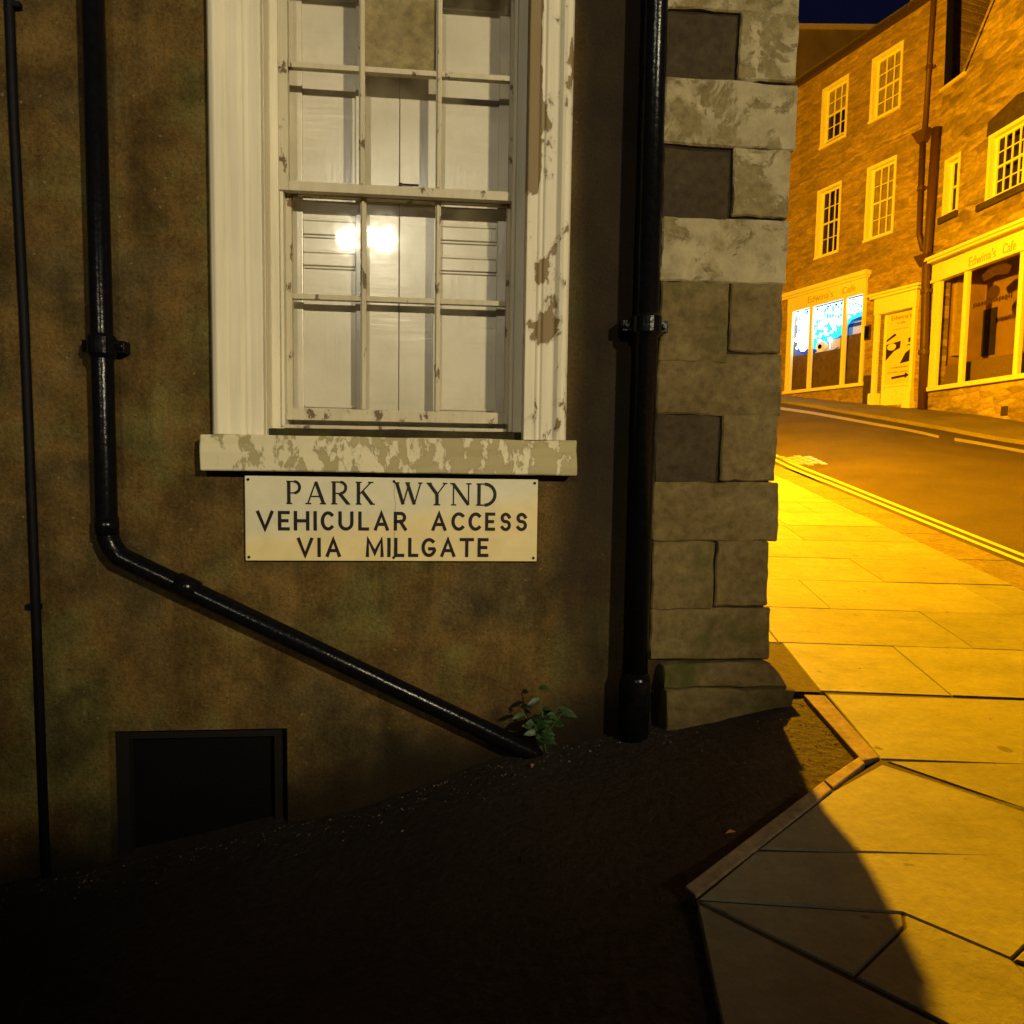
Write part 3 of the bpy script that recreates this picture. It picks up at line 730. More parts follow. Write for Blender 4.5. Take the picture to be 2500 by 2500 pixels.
# edging stones and kerb between pavement and lane
ed = mat_stone('edging_stone', (.20, .16, .10), (.27, .22, .14), seed=3)
def bar3(mb, a_, b_, wd_, side, h0, h1):
    d_ = (b_-a_).normalized(); n_ = d_.cross(nP).normalized()*side
    q = [a_, b_, b_+n_*wd_, a_+n_*wd_]
    mb.add([p+nP*h0 for p in q]+[p+nP*h1 for p in q], [(3,2,1,0), (4,5,6,7), (0,1,5,4), (1,2,6,5), (2,3,7,6), (3,0,4,7)])
mb = MB()
q = [GP(1962, 1696), GP(2014, 1698), GP(2147, 1850), GP(2106, 1858)]
mb.add([p+nP*-.05 for p in q]+[p+nP*.002 for p in q], [(0,1,2,3), (7,6,5,4), (0,4,5,1), (1,5,6,2), (2,6,7,3), (3,7,4,0)])
q = [GP(2098, 1848), GP(2112, 1866), GP(2034, 1926), GP(2012, 1906)]
mb.add([p+nP*-.05 for p in q]+[p+nP*.004 for p in q], [(0,1,2,3), (7,6,5,4), (0,4,5,1), (1,5,6,2), (2,6,7,3), (3,7,4,0)])
q = [GP(2010, 1908), GP(2031, 1930), GP(1700, 2190), GP(1672, 2166)]
mb.add([p+nP*-.05 for p in q]+[p+nP*.004 for p in q], [(0,1,2,3), (7,6,5,4), (0,4,5,1), (1,5,6,2), (2,6,7,3), (3,7,4,0)])
o = mb.build('edging_stones', ed, bevel=.004); tag(o, kind='structure')
# kerb of the main street
mb = MB()
s_ = -2.0
M_kerb = mat_stone('kerb_stone', (.12, .095, .06), (.17, .14, .09), seed=13)
while s_ < 15:
    q = [tpos(T_EDGE+.005, s_+.004), tpos(T_K0-.05, s_+.004), tpos(T_K0-.05, s_+.896), tpos(T_EDGE+.005, s_+.896)]
    mb.add([p+nP*-.16 for p in q]+[p+nP*.0 for p in q], [(3,2,1,0), (4,5,6,7), (0,1,5,4), (1,2,6,5), (2,3,7,6), (3,0,4,7)]); s_ += .9
o = mb.build('kerb', M_kerb, bevel=.008); tag(o, kind='structure')
# road: lofted from the near kerb to the far kerb
KB = Frame(7.33, 17.12, -R(69.3))               # upright plane through the far kerb line
def onK(px, py, d=0): u, z = KB.L(px, py, d); return KB.W(u, d, z)
fk = [onK(1902, 983), onK(2100, 1016), onK(2297, 1050), onK(2500, 1086)]
dA = (fk[0]-fk[1]).normalized(); dB = (fk[3]-fk[2])
fk = [fk[0]+dA*9+Vector((-3, 0, .2)), fk[0]+dA*4+Vector((-.6, 0, 0))] + fk + [fk[3]+Vector((.9, -4, -.55)), fk[3]+Vector((1.4, -9, -1.4)), fk[3]+Vector((1.6, -16, -2.3))]
H_ROAD = -.10
nk = [tpos(T_K0-.04, 17)+Vector((-5, 4, .3)), tpos(T_K0-.04, 13)+Vector((-.8, 1, 0))] + [tpos(T_K0-.04, s_) for s_ in (11, 8.5, 6.5, 4.6, 2, -3, -9)]
nk = [p+nP*-.012 for p in nk]
def resamp(pl, n):
    out = []; m_ = len(pl)-1
    for i in range(n+1):
        x = i/n*m_; k = min(int(x), m_-1); f = x-k
        p0, p1, p2, p3 = pl[max(k-1, 0)], pl[k], pl[k+1], pl[min(k+2, m_)]
        out.append(.5*((2*p1)+(p2-p0)*f+(2*p0-5*p1+4*p2-p3)*f*f+(3*p1-p0-3*p2+p3)*f*f*f))
    return out
NA, NB = 64, 10
ra, rb = resamp(nk, NA), resamp(fk, NA)
vs = []; fs = []
for i in range(NA+1):
    for j in range(NB+1):
        f = j/NB; p = ra[i].lerp(rb[i], f); p = p + Vector((0, 0, .05*math.sin(f*math.pi))); vs.append(p)
for i in range(NA):
    for j in range(NB): a_ = i*(NB+1)+j; fs.append((a_, a_+NB+1, a_+NB+2, a_+1))
mb = MB(); mb.add(vs, fs)
o = mb.build('road', mat_tarmac('asphalt', (.048, .034, .024), .006, 90), smooth=True); tag(o, kind='structure')
bvh = BVHTree.FromPolygons([tuple(v) for v in vs], fs)
def onroad(px, py, lift=.004):
    r = ray(px, py).normalized(); h = bvh.ray_cast(EYE, r)
    if h[0] is None: return None
    n_ = h[1] if h[1].z > 0 else -h[1]; return h[0]+n_*lift
def drop(p, lift=.005):
    h = bvh.ray_cast(p+Vector((0, 0, 3)), Vector((0, 0, -1)))
    return (h[0]+Vector((0, 0, lift))) if h[0] is not None else p
# double yellow lines
M_yl = m_plain('yellow_line_paint', (.42, .36, .12), .6, 30, .25, .001)
mb = MB()
def dline(t0, t1):
    vs_ = []; n_ = 70
    for i in range(n_+1):
        s__ = -3+15*i/n_
        vs_ += [drop(tpos(t0, s__)), drop(tpos(t1, s__))]
    mb.add(vs_, [(2*i, 2*i+1, 2*i+3, 2*i+2) for i in range(n_)])
ya, yb = t_of(2062, 1198), t_of(2094, 1198)
dline(ya+(yb-ya)*.05, ya+(yb-ya)*.32); dline(ya+(yb-ya)*.68, yb-(yb-ya)*.04)
o = mb.build('double_yellow_lines', M_yl); tag(o, kind='structure')
# far pale line
M_wl = m_plain('white_line_paint', (.30, .27, .2), .6, 25, .3, .001)
mb = MB()
def pxline(seq, w_):
    vs_ = []
    for px, py in seq:
        a_, b_ = onroad(px, py-w_/2), onroad(px, py+w_/2)
        vs_ += [a_, b_]
    mb.add(vs_, [(2*i, 2*i+2, 2*i+3, 2*i+1) for i in range(len(seq)-1)])
pxline([(1896, 996), (1980, 1008), (2060, 1022), (2130, 1035), (2200, 1047), (2250, 1057), (2292, 1067)], 6.5)
pxline([(2330, 1073), (2380, 1081), (2440, 1092), (2500, 1103), (2580, 1119), (2660, 1136)], 7.5)
o = mb.build('road_line', M_wl); tag(o, kind='structure')
# far pavement
fb = []
for px, py in ((1880, 961), (2000, 975), (2119, 986), (2200, 993), (2250, 997)): u, z = B1.L(px, py); fb.append(B1.W(u, .05, z))
f2 = []
for px, py in ((2300, 1003), (2400, 1014), (2500, 1030)): u, z = B2.L(px, py); f2.append(B2.W(u, .05, z))
d_ = (fb[0]-fb[1]).normalized()
lastd = (f2[-1]-f2[-2]).normalized()
allb = [fb[0]+d_*9, fb[0]+d_*4] + fb + f2 + [f2[-1]+lastd*4, f2[-1]+lastd*9, f2[-1]+lastd*16]
rb2 = resamp(allb, NA)
# pair by closest arc: resample both by Y
def atY(pl, y):
    for a_, b_ in zip(pl[:-1], pl[1:]):
        if (a_.y-y)*(b_.y-y) <= 0 and abs(a_.y-b_.y) > 1e-6: return a_.lerp(b_, (y-a_.y)/(b_.y-a_.y))
    return None
vs = []; cnt = 0
rbe = rb
for i in range(NA+1):
    k_ = rbe[i]; y_ = k_.y + 1.3
    fcp = atY(rb2, y_) or (rb2[0] if y_ > 20 else rb2[-1])
    top_ = k_+Vector((.04, 0, .07))
    vs += [k_+Vector((0, 0, -.05)), top_, top_.lerp(fcp, .08)+Vector((0, 0, .0)), top_.lerp(fcp, .5)-Vector((0, 0, .02)), fcp]; cnt += 1
fs = []
for i in range(cnt-1):
    for j in range(4): a_ = i*5+j; fs.append((a_, a_+5, a_+6, a_+1))
mb = MB(); mb.add(vs, fs)
o = mb.build('far_pavement', mat_tarmac('worn_pavement', (.15, .12, .08), .004, 60), smooth=False); tag(o, kind='structure')
# ground sheet to the horizon, under everything
mb = MB(); S_ = 220
mb.add([(-S_, -S_, -2.6), (S_, -S_, -2.6), (S_, S_, -2.6), (-S_, S_, -2.6)], [(0, 1, 2, 3)])
o = mb.build('ground', mat_tarmac('far_ground', (.06, .05, .035))); tag(o, kind='structure')
# drain cover beside the yellow lines
qd = [onroad(1893, 1117, .006), onroad(1975, 1113, .006), onroad(2024, 1136, .006), onroad(1958, 1139, .006)]
mb = MB(); nu, nv = 4, 4
for i in range(nu):
    for j in range(nv):
        sh = .5*(j % 2)
        f0, f1 = (i+sh+.1)/(nu+.5), (i+sh+.9)/(nu+.5); g0, g1 = (j+.1)/nv, (j+.88)/nv
        P_ = [qd[0].lerp(qd[3], f0).lerp(qd[1].lerp(qd[2], f0), g0), qd[0].lerp(qd[3], f1).lerp(qd[1].lerp(qd[2], f1), g0), qd[0].lerp(qd[3], f1).lerp(qd[1].lerp(qd[2], f1), g1), qd[0].lerp(qd[3], f0).lerp(qd[1].lerp(qd[2], f0), g1)]
        mb.add([p for p in P_]+[p+Vector((0, 0, .012)) for p in P_], [(0,1,2,3), (7,6,5,4), (0,4,5,1), (1,5,6,2), (2,6,7,3), (3,7,4,0)])
dc = mb.build('drain_cover', m_plain('worn_steel', (.42, .36, .34), .35, 30, .3, .002, .6, .5)); tag(dc, 'patterned grey drain cover in the road beside the double yellow lines', 'drain cover')

# ================================================================== FACADES ACROSS THE STREET
def mat_rubble(name, dark, light, sx=2.6, smooth_above=None):
    t = NT(name); o = t.sep()
    wv = t.noise(3, 3, .5)
    co = t.n.new('ShaderNodeVectorMath'); co.operation = 'ADD'
    cb = t.n.new('ShaderNodeCombineXYZ'); t.link(o[0], cb.inputs[0]); t.link(o[2], cb.inputs[1])
    ww = t.n.new('ShaderNodeTexNoise'); t.link(t.co, ww.inputs['Vector']); ww.inputs['Scale'].default_value = 2.2; ww.inputs['Detail'].default_value = 3
    sc1 = t.n.new('ShaderNodeVectorMath'); sc1.operation = 'SCALE'; t.link(ww.outputs['Color'], sc1.inputs[0]); sc1.inputs['Scale'].default_value = .055
    t.link(cb.outputs[0], co.inputs[0]); t.link(sc1.outputs[0], co.inputs[1])
    mp = t.n.new('ShaderNodeMapping'); t.link(co.outputs[0], mp.inputs[0]); mp.inputs[3].default_value = (sx, sx*3.6, 1)
    vo = t.n.new('ShaderNodeTexVoronoi'); vo.feature = 'F1'; vo.voronoi_dimensions = '2D'; t.link(mp.outputs[0], vo.inputs['Vector']); vo.inputs['Scale'].default_value = 1; vo.inputs['Randomness'].default_value = .8
    ve = t.n.new('ShaderNodeTexVoronoi'); ve.feature = 'DISTANCE_TO_EDGE'; ve.voronoi_dimensions = '2D'; t.link(mp.outputs[0], ve.inputs['Vector']); ve.inputs['Scale'].default_value = 1; ve.inputs['Randomness'].default_value = .8
    sepc = t.n.new('ShaderNodeSeparateColor'); t.link(vo.outputs['Color'], sepc.inputs[0])
    c = t.mix(t.ramp(sepc.outputs[0], [(.1, 0.), (.9, 1.)]), dark, light)
    n = t.noise(14, 8, .7); big = t.noise(.7, 5, .6)
    c = t.mix(1.0, c, t.ramp(t.noise(6, 8, .72, t.map(scale=(1, 1, 2.2))), [(.3, .5), (.7, 1.35)]), 'MULTIPLY')
    c = t.mix(1.0, c, t.ramp(big, [(.3, .7), (.7, 1.2)]), 'MULTIPLY')
    e_ = t.ramp(ve.outputs['Distance'], [(.0, .45), (.14, 1.)])
    mort = tuple((a_+b_)/2*.8 for a_, b_ in zip(dark, light))
    c = t.mix(e_, mort, c)
    h = t.math('ADD', t.math('MULTIPLY', e_, 1.0), t.math('MULTIPLY', n, .9))
    return t.fin(c, .9, t.bump(h, .7, .018), .1)
M_r1 = mat_rubble('rubble_wall', (.27, .185, .09), (.40, .28, .14))
M_r2 = mat_rubble('rubble_wall_lower', (.22, .155, .08), (.46, .34, .17), 2.2)
M_wp = m_plain('white_gloss_paint', (.80, .74, .56), .45, 12, .08, .001)
M_wp2 = m_plain('cream_shop_paint', (.66, .55, .36), .5, 12, .12, .001)
M_gl = m_glass('street_glass', rough=.02, wav=.04, wscale=2)
M_blind = m_plain('pale_blind', (.28, .22, .13), .9, 5, .3, 0)
M_room = m_plain('dark_room', (.03, .02, .012), .9, 3, .3, 0)
M_dk = mat_stone('dark_sill_stone', (.05, .035, .02), (.08, .06, .03), seed=2)
M_iron = m_plain('brown_painted_iron', (.05, .03, .02), .5, 20, .2, .002)

def sash_window(fr, th, u0, u1, z0, z1, cols, rows_, label=None, blind=.6, sill=None, meet=.5, openb=0.0, dp=.16, fw=.055):
    mb = MB()
    # white lining of the opening, standing just proud of the wall
    mb.box(u0-.0, u0+.03, -.02, dp, z0, z1).box(u1-.03, u1, -.02, dp, z0, z1).box(u0+.03, u1-.03, -.02, dp, z1-.03, z1).box(u0+.03, u1-.03, -.02, dp, z0, z0+.03)
    mb.box(u0-.05, u0, -.022, -.001, z0-.02, z1+.05).box(u1, u1+.03, -.022, -.001, z0-.02, z1+.05).box(u0, u1, -.022, -.001, z1, z1+.05)
    wn = mb.build('window', M_wp, th)
    if label: tag(wn, label)
    mb = MB(); y = dp-.06; a_, b_ = u0+.03, u1-.03; c_, d_ = z0+.03+openb, z1-.03; zm = c_+(d_-c_)*meet
    if openb: mb.box(a_, b_, y, y+.035, z0+.03, z0+.05)
    mb.box(a_, a_+fw, y, y+.04, c_, d_).box(b_-fw, b_, y, y+.04, c_, d_)
    for zz_ in (c_, zm-.025, d_-fw*.8): mb.box(a_+fw, b_-fw, y-.004, y+.04, zz_, zz_+fw*.8)
    for k in range(1, cols):
        x_ = a_+fw+(b_-a_-2*fw)*k/cols; mb.box(x_-.012, x_+.012, y+.003, y+.03, c_+fw*.8, d_-fw*.8)
    for (p_, q_, n_) in ((c_+fw*.8, zm-.025, rows_[1]), (zm+.02, d_-fw*.8, rows_[0])):
        for k in range(1, n_):
            z_ = p_+(q_-p_)*k/n_; mb.box(a_+fw, b_-fw, y+.005, y+.026, z_-.011, z_+.011)
    mb.build('sash', M_wp, wn)
    g_ = MB(); g_.box(a_+.01, b_-.01, y+.028, y+.034, c_+.01, d_-.01); g_.build('pane', M_gl, wn)
    if blind:
        g_ = MB(); g_.box(a_, b_, dp+.03, dp+.04, z1-(z1-z0)*blind, z1-.01); g_.build('blind', M_blind, wn)
    g_ = MB(); g_.box(u0, u1, dp+.28, dp+.30, z0, z1).box(u0-.01, u0+.001, dp+.001, dp+.28, z0, z1).box(u1-.001, u1+.01, dp+.001, dp+.28, z0, z1)
    g_.build('room_back', M_room, wn)
    g_ = MB()
    if sill: g_.box(u0-sill, u1+sill*.4, -.07, .0-.001, z0-.16, z0-.021); g_.build('sill', M_dk, wn)
    else: g_.box(u0-.06, u1+.03, -.05, dp, z0-.055, z0-.001); g_.build('sill', M_wp, wn)
    return wn

# ---- B1: the long three-storey house
b1 = empty('stone_terrace', B1, (0, 0, B1.L(2186, 990)[1])); tag(b1, 'three-storey rubble stone house with a brightly lit shop window and white door surround', 'building')
e1 = B1.L(2153, 71)[1]
u_end = B1.L(2311, 150)[0]; u_l = B1.L(1840, 500)[0]-3.0
def rect(fr, tl, br, d=0): a_ = fr.L(*tl, d); b_ = fr.L(*br, d); return a_[0], b_[0], b_[1], a_[1]
w1 = rect(B1, (2012, 222), (2064, 330)); w2 = rect(B1, (2134, 148), (2196, 260)); w3 = rect(B1, (2000, 470), (2045, 612)); w4 = rect(B1, (2122, 414), (2178, 565))
s1 = rect(B1, (1926, 745), (2106, 940)); 
dr = rect(B1, (2152, 745), (2220, 990))
dz0 = B1.L(2186, 993)[1]
hs = [w1, w2, w3, w4, (s1[0], s1[1], s1[2], s1[3]), (dr[0], dr[1], dz0-.5, dr[3])]
mb = MB(); wall_holes(mb, u_l, u_end, -1.0, e1, hs, .30); 
mb.add([(u_end, 0, -1), (u_end, 7, -1), (u_end, 7, e1), (u_end, 0, e1), (u_l, 0, -1), (u_l, 7, -1), (u_l, 7, e1), (u_l, 0, e1)], [(0,1,2,3), (7,6,5,4)])
mb.build('wall', M_r1, b1)
mb = MB()                                              # floor band
zb_ = B1.L(2100, 378)[1]; mb.box(u_l, B1.L(2250, 340)[0], -.018, -.001, zb_-.05, zb_+.05); mb.build('string_course', M_r2, b1)
mb = MB(); mb.box(u_l-.2, u_end+.1, -.14, .0-.001, e1-.09, e1+.02); mb.build('gutter', M_iron, b1)
mb = MB(); pt = math.tan(R(18)); mb.add([(u_l-.2, -.25, e1+.03), (u_end+.1, -.25, e1+.03), (u_end+.1, 4, e1+4.25*pt), (u_l-.2, 4, e1+4.25*pt), (u_end+.1, 8, e1), (u_l-.2, 8, e1)], [(0,1,2,3), (3,2,4,5)])
mb.build('roof', M_slate, b1)
uch = B1.L(2236, 5, 1.0)[0]; mb = MB(); mb.box(uch, uch+1.3, .8, 1.7, e1-.2, e1+2.4); mb.box(uch-.05, uch+1.35, .75, 1.75, e1+2.1, e1+2.25); mb.build('chimney', M_r1, b1)
sash_window(B1, b1, *w1, 3, (2, 2), 'upper window with its lower sash raised a little', blind=.45, openb=.10)
sash_window(B1, b1, *w2, 3, (2, 2), None, blind=.95)
sash_window(B1, b1, *w3, 3, (2, 2), None, blind=.0)
sash_window(B1, b1, *w4, 3, (2, 2), None, blind=.98)
# shop front with cool light behind
def text_mesh(txt, size, mat, fr, u, z, y, parent, width=None, name='lettering', thick=.004):
    cu_ = bpy.data.curves.new(name, 'FONT'); cu_.body = txt; cu_.size = size; cu_.extrude = thick; cu_.align_x = 'CENTER'; cu_.offset = size*.012
    to = bpy.data.objects.new('tmp', cu_); C.objects.link(to); bpy.context.view_layer.update()
    me = bpy.data.meshes.new_from_object(to); bpy.data.objects.remove(to)
    b = Vector(parent['base']) if 'base' in parent else Vector((0, 0, 0))
    xs_ = [v.co.x for v in me.vertices]; k = 1 if not width else width/(max(xs_)-min(xs_)); cx = (max(xs_)+min(xs_))/2
    for v in me.vertices: v.co = Vector((u+(v.co.x-cx)*k, y-v.co.z, z+v.co.y)) - b
    me.name = name; me.materials.clear(); me.materials.append(mat)
    o = bpy.data.objects.new(name, me); C.objects.link(o); o.parent = parent; return o
M_let = m_plain('faded_letter_paint', (.52, .38, .17), .6, 20, .2, 0)
sf_u0, sf_u1 = B1.L(1922, 850)[0], B1.L(2110, 850)[0]
zg1 = B1.L(2020, 740)[1]; zg0 = B1.L(2020, 944)[1]; zcn = B1.L(2020, 696)[1]
mb = MB()
mb.box(sf_u0-.22, sf_u1+.10, -.20, .0-.001, zcn-.05, zcn+.06).box(sf_u0-.18, sf_u1+.06, -.13, -.001, zcn-.11, zcn-.05)
mb.box(sf_u0, sf_u1, -.06, .05, zg1, zcn-.11)          # fascia
mb.box(sf_u0, sf_u0+.20, -.045, .05, zg0, zg1).box(sf_u1-.09, sf_u1, -.045, .05, zg0, zg1)
mb.box(sf_u0-.03, sf_u1+.08, -.09, .05, zg0-.09, zg0)
for px in (1977, 2058):
    x_ = B1.L(px, 850, -.02)[0]; mb.box(x_-.055, x_+.055, -.035, .05, zg0, zg1)
shop = mb.build('shop_front', M_wp, b1); tag(shop, 'shop front glowing with cool white lights')
ztx = B1.L(1998, 728, -.07)[1]
text_mesh("Edwina's", .26, M_let, B1, B1.L(2002, 728, -.07)[0], ztx-.06, -.062, shop, width=.95)
text_mesh("Cafe", .24, M_let, B1, B1.L(2072, 706, -.07)[0], ztx-.06, -.062, shop, width=.45)
g_ = MB(); g_.box(sf_u0+.2, sf_u1-.09, .01, .016, zg0, zg1); g_.build('pane', M_gl, shop)
# display inside
M_bluew = m_plain('blue_back_wall', (.10, .14, .42), .8, 4, .3, 0)
g_ = MB(); iz0 = zg0-.05; di = 1.3
g_.box(sf_u0, sf_u1+.1, di, di+.05, iz0, zg1+.2); g_.box(sf_u0-.05, sf_u0, .30, di, iz0, zg1+.2).box(sf_u1+.1, sf_u1+.15, .30, di, iz0, zg1+.2).box(sf_u0-.05, sf_u1+.15, .05, di, zg1+.2, zg1+.25)
g_.build('display_room', M_bluew, shop)
M_riser = m_plain('brown_display_cloth', (.12, .075, .03), .9, 8, .35, .002)
zd = B1.L(2020, 858, .3)[1]
g_ = MB(); g_.box(sf_u0+.02, sf_u1-.03, .20, .9, iz0, zd); g_.box(B1.L(2062, 840, .4)[0], sf_u1-.04, .25, .8, zd, B1.L(2080, 820, .4)[1]); g_.build('display_riser', M_riser, shop)
# light curtain: glowing flakes before a cyan film
film = m_emit('cyan_glow', (.0, .50, .72), 1.1); white = m_emit('white_led', (.75, .95, 1.0), 2.6)
zc_hi = zg1-.02
def curtain():
    g_ = MB(); r2 = random.Random(5)
    def hexa(u, z, r_, y):
        n = 7; ph = r2.random()*6; pts = [(u+r_*r2.uniform(.7, 1.15)*math.cos(ph+k*6.283/n), z+r_*.8*r2.uniform(.7, 1.1)*math.sin(ph+k*6.283/n)) for k in range(n)]
        g_.prism(pts, y, y+.02)
    a_, b_ = sf_u0+.21, sf_u1-.10
    for k in range(290):
        f = r2.random()**1.35; u = a_+(b_-a_)*f
        deep = 1.15 if f < .22 else (.95-.9*max(0, f-.3) if f < .75 else .40)
        z = zc_hi - r2.random()**1.15*deep
        hexa(u, z, r2.uniform(.03, .065)*(1.7 if f < .22 else 1), .12+k*.0006)
    g_.box(a_, b_, .10, .13, zc_hi-.012, zc_hi)
    for k in range(26):
        u = a_+(b_-a_)*(k+.5)/26; f = (k+.5)/26
        g_.box(u-.003, u+.003, .14, .146, zc_hi-(1.1 if f < .25 else .4), zc_hi)
    return g_.build('light_curtain', white, shop)
lc = curtain(); tag(lc, 'hanging curtain of white lights')
g_ = MB(); a_, b_ = sf_u0+.21, sf_u1-.10
g_.prism([(a_, zc_hi), (b_, zc_hi), (b_, zc_hi-.42), (a_+(b_-a_)*.72, zc_hi-.5), (a_+(b_-a_)*.6, zc_hi-.85), (a_+(b_-a_)*.25, zc_hi-1.15), (a_, zc_hi-1.0)], .36, .37); g_.build('cyan_backdrop', film, shop)
zs_ = zd
# white disc with dark centre, ball, boxes
M_cr = m_plain('cream_ornament', (.75, .72, .6), .5, 10, .1, 0); M_lil = m_plain('lilac_box', (.6, .55, .66), .6, 10, .1, 0); M_navy = m_plain('navy_box', (.03, .05, .2), .6, 10, .2, 0)
dsk = empty('round_ornament', B1, (B1.L(2003, 852, .3)[0], .28, zs_)); tag(dsk, 'round cream ornament with a dark centre on the display in the lit shop window', 'ornament')
u_, z_ = B1.L(2003, 850, .28); r_ = .17
g_ = MB(); g_.tube([(u_, .26, zs_+r_), (u_, .27, zs_+r_), (u_, .40, zs_+r_)], [r_*.9, r_, r_], 24); g_.box(u_-.15, u_+.12, .25, .42, zs_, zs_+.03); g_.build('disc', M_cr, dsk)
g_ = MB(); g_.tube([(u_, .24, zs_+r_), (u_, .265, zs_+r_)], r_*.38, 16); g_.build('dark_centre', M_void, dsk)
bx = empty('open_box', B1, (B1.L(2035, 845, .4)[0], .4, zs_)); tag(bx, 'pale lilac box with folded paper beside the round ornament', 'box')
u_ = B1.L(2038, 845, .4)[0]
g_ = MB(); g_.box(u_-.26, u_+.28, .42, .60, zs_, zs_+.34); g_.build('carton', M_lil, bx)
g_ = MB(); g_.add([(u_-.3, .25, zs_+.005), (u_+.1, .25, zs_+.005), (u_+.2, .41, zs_+.12), (u_-.2, .41, zs_+.14)], [(0,1,2,3)]); g_.build('paper', m_plain('grey_paper', (.45, .45, .48), .7), bx)
bl = MB(); u_, z_ = B1.L(2027, 829, .35); 
for k in range(1): bl.tube([(u_, .35, z_-.075), (u_, .35, z_-.06), (u_, .35, z_-.03), (u_, .35, z_), (u_, .35, z_+.03), (u_, .35, z_+.06), (u_, .35, z_+.075)], [.005, .045, .068, .075, .068, .045, .005], 16)
bl.tube([(u_, .35, zs_), (u_, .35, z_-.07)], .012, 8)
lamp_b = empty('globe_lamp', B1, (u_, .35, zs_)); tag(lamp_b, 'small white globe lamp glowing in the lit shop window', 'lamp')
bl.build('globe', m_emit('warm_white_globe', (1, .97, .9), 1.6), lamp_b, smooth=True)
u_ = B1.L(2084, 800, .6)[0]
g_ = MB(); g_.box(u_-.35, u_+.3, .75, 1.05, zs_, zs_+.75); nb = empty('dark_cabinet', B1, (u_, .75, zs_)); tag(nb, 'dark blue cabinet standing at the back of the lit shop window', 'cabinet'); g_.build('carcass', M_navy, nb)
g_ = MB(); g_.box(u_-.38, u_+.33, .72, 1.08, zs_+.75, zs_+.80).box(u_-.3, u_+.25, .735, .749, zs_+.1, zs_+.65); g_.build('top', M_lil, nb)
pl = B1.W(B1.L(1965, 800, .5)[0], .62, zg1+.05)
lg = bpy.data.lights.new('shop_light', 'AREA'); lg.energy = 38; lg.color = (.75, .9, 1); lg.size = .8; lgo = bpy.data.objects.new('shop_light', lg); lgo.location = pl; C.objects.link(lgo)
lgo.rotation_euler = (0, 0, B1.th)
# door with its surround
du0, du1 = B1.L(2137, 850)[0], B1.L(2236, 850)[0]; dzt = B1.L(2186, 722)[1]
mb = MB(); pw = .24
dl, drr = dr[0], dr[1]
for a_, b_ in ((du0, dl), (drr, du1)):
    mb.box(a_, b_, -.09, .10, dz0+.30, dzt-.02).box(a_-.05, b_+.02, -.13, .10, dz0+.05, dz0+.38).box(a_-.09, b_+.05, -.17, .10, dz0-.15, dz0+.10)
mb.box(du0-.02, du1+.02, -.10, .10, dzt-.40, dzt).box(du0-.10, du1+.12, -.20, .05, dzt, dzt+.06).box(du0-.16, du1+.2, -.26, .05, dzt+.06, dzt+.12)
ds = mb.build('door', M_wp, b1, bevel=.01); tag(ds, 'door with white pilaster surround and glazed leaf holding a poster')
mb = MB(); yd = .14; zp1 = B1.L(2190, 750, yd)[1]; zp0 = B1.L(2188, 935, yd)[1]
mb.box(dl, dl+.07, yd, yd+.05, dz0, dr[3]).box(drr-.07, drr, yd, yd+.05, dz0, dr[3]).box(dl+.07, drr-.07, yd, yd+.05, zp1, dr[3]).box(dl+.07, drr-.07, yd, yd+.05, dz0, zp0-.06)
mb.box(dl+.05, drr-.05, yd-.03, yd, zp0-.09, zp0-.03)
leaf = mb.build('door_leaf', M_wp, ds)
M_post = m_plain('printed_poster', (.70, .60, .38), .6, 6, .06, 0)
mb = MB(); mb.box(dl+.07, drr-.07, yd+.012, yd+.02, zp0-.06, zp1); mb.build('poster', M_post, leaf)
M_blk = m_plain('black_print', (.03, .012, .008), .6, 6, .1, 0); M_brn = m_plain('brown_print', (.36, .22, .08), .6, 6, .1, 0)
pu0, pu1 = dl+.08, drr-.08; PW = pu1-pu0; PHt = zp1-zp0+.05
mb = MB(); yp = yd+.009
def pp(x, y): return (pu0+PW*x, zp1-PHt*y)
# from the photograph: poster features in fractions of leaf width and height
for poly in ([(.0, .40), (.3, .33), (.35, .36), (.0, .43)], [(0, .46), (.52, .44), (.50, .53), (.30, .56), (.0, .67)], [(.78, .42), (1, .40), (1, .50), (.70, .52), (.78, .50)], [(.52, .73), (.70, .60), (.88, .555), (1, .58), (1, .705)]):
    mb.prism([pp(*q_) for q_ in poly], yp, yp+.002)
mb.prism([pp(*q_) for q_ in ((.25, .89), (.72, .875), (.72, .85), (.88, .885), (.72, .925), (.72, .905), (.25, .92))], yp, yp+.002)
mb.build('print_shape', M_blk, leaf)
mb = MB()
mb.prism([pp(.2+.16*math.cos(a_*.4), .50+.045*math.sin(a_*.4)) for a_ in range(16)], yp-.003, yp-.001); mb.build('print_highlight', M_post, leaf); mb = MB()
mb.prism([pp(.85+.1*math.cos(a_*.4), .485+.014*math.sin(a_*.4)) for a_ in range(16)], yp-.003, yp-.001)
mb.build('print_highlight', M_post, leaf)
text_mesh("Edwina's", .15, M_brn, B1, (pu0+pu1)/2, pp(0, .16)[1], yp, leaf, width=PW*.72)
text_mesh("Cafe", .08, M_brn, B1, (pu0+pu1)/2, pp(0, .22)[1], yp, leaf, width=PW*.3)
r4 = random.Random(3)
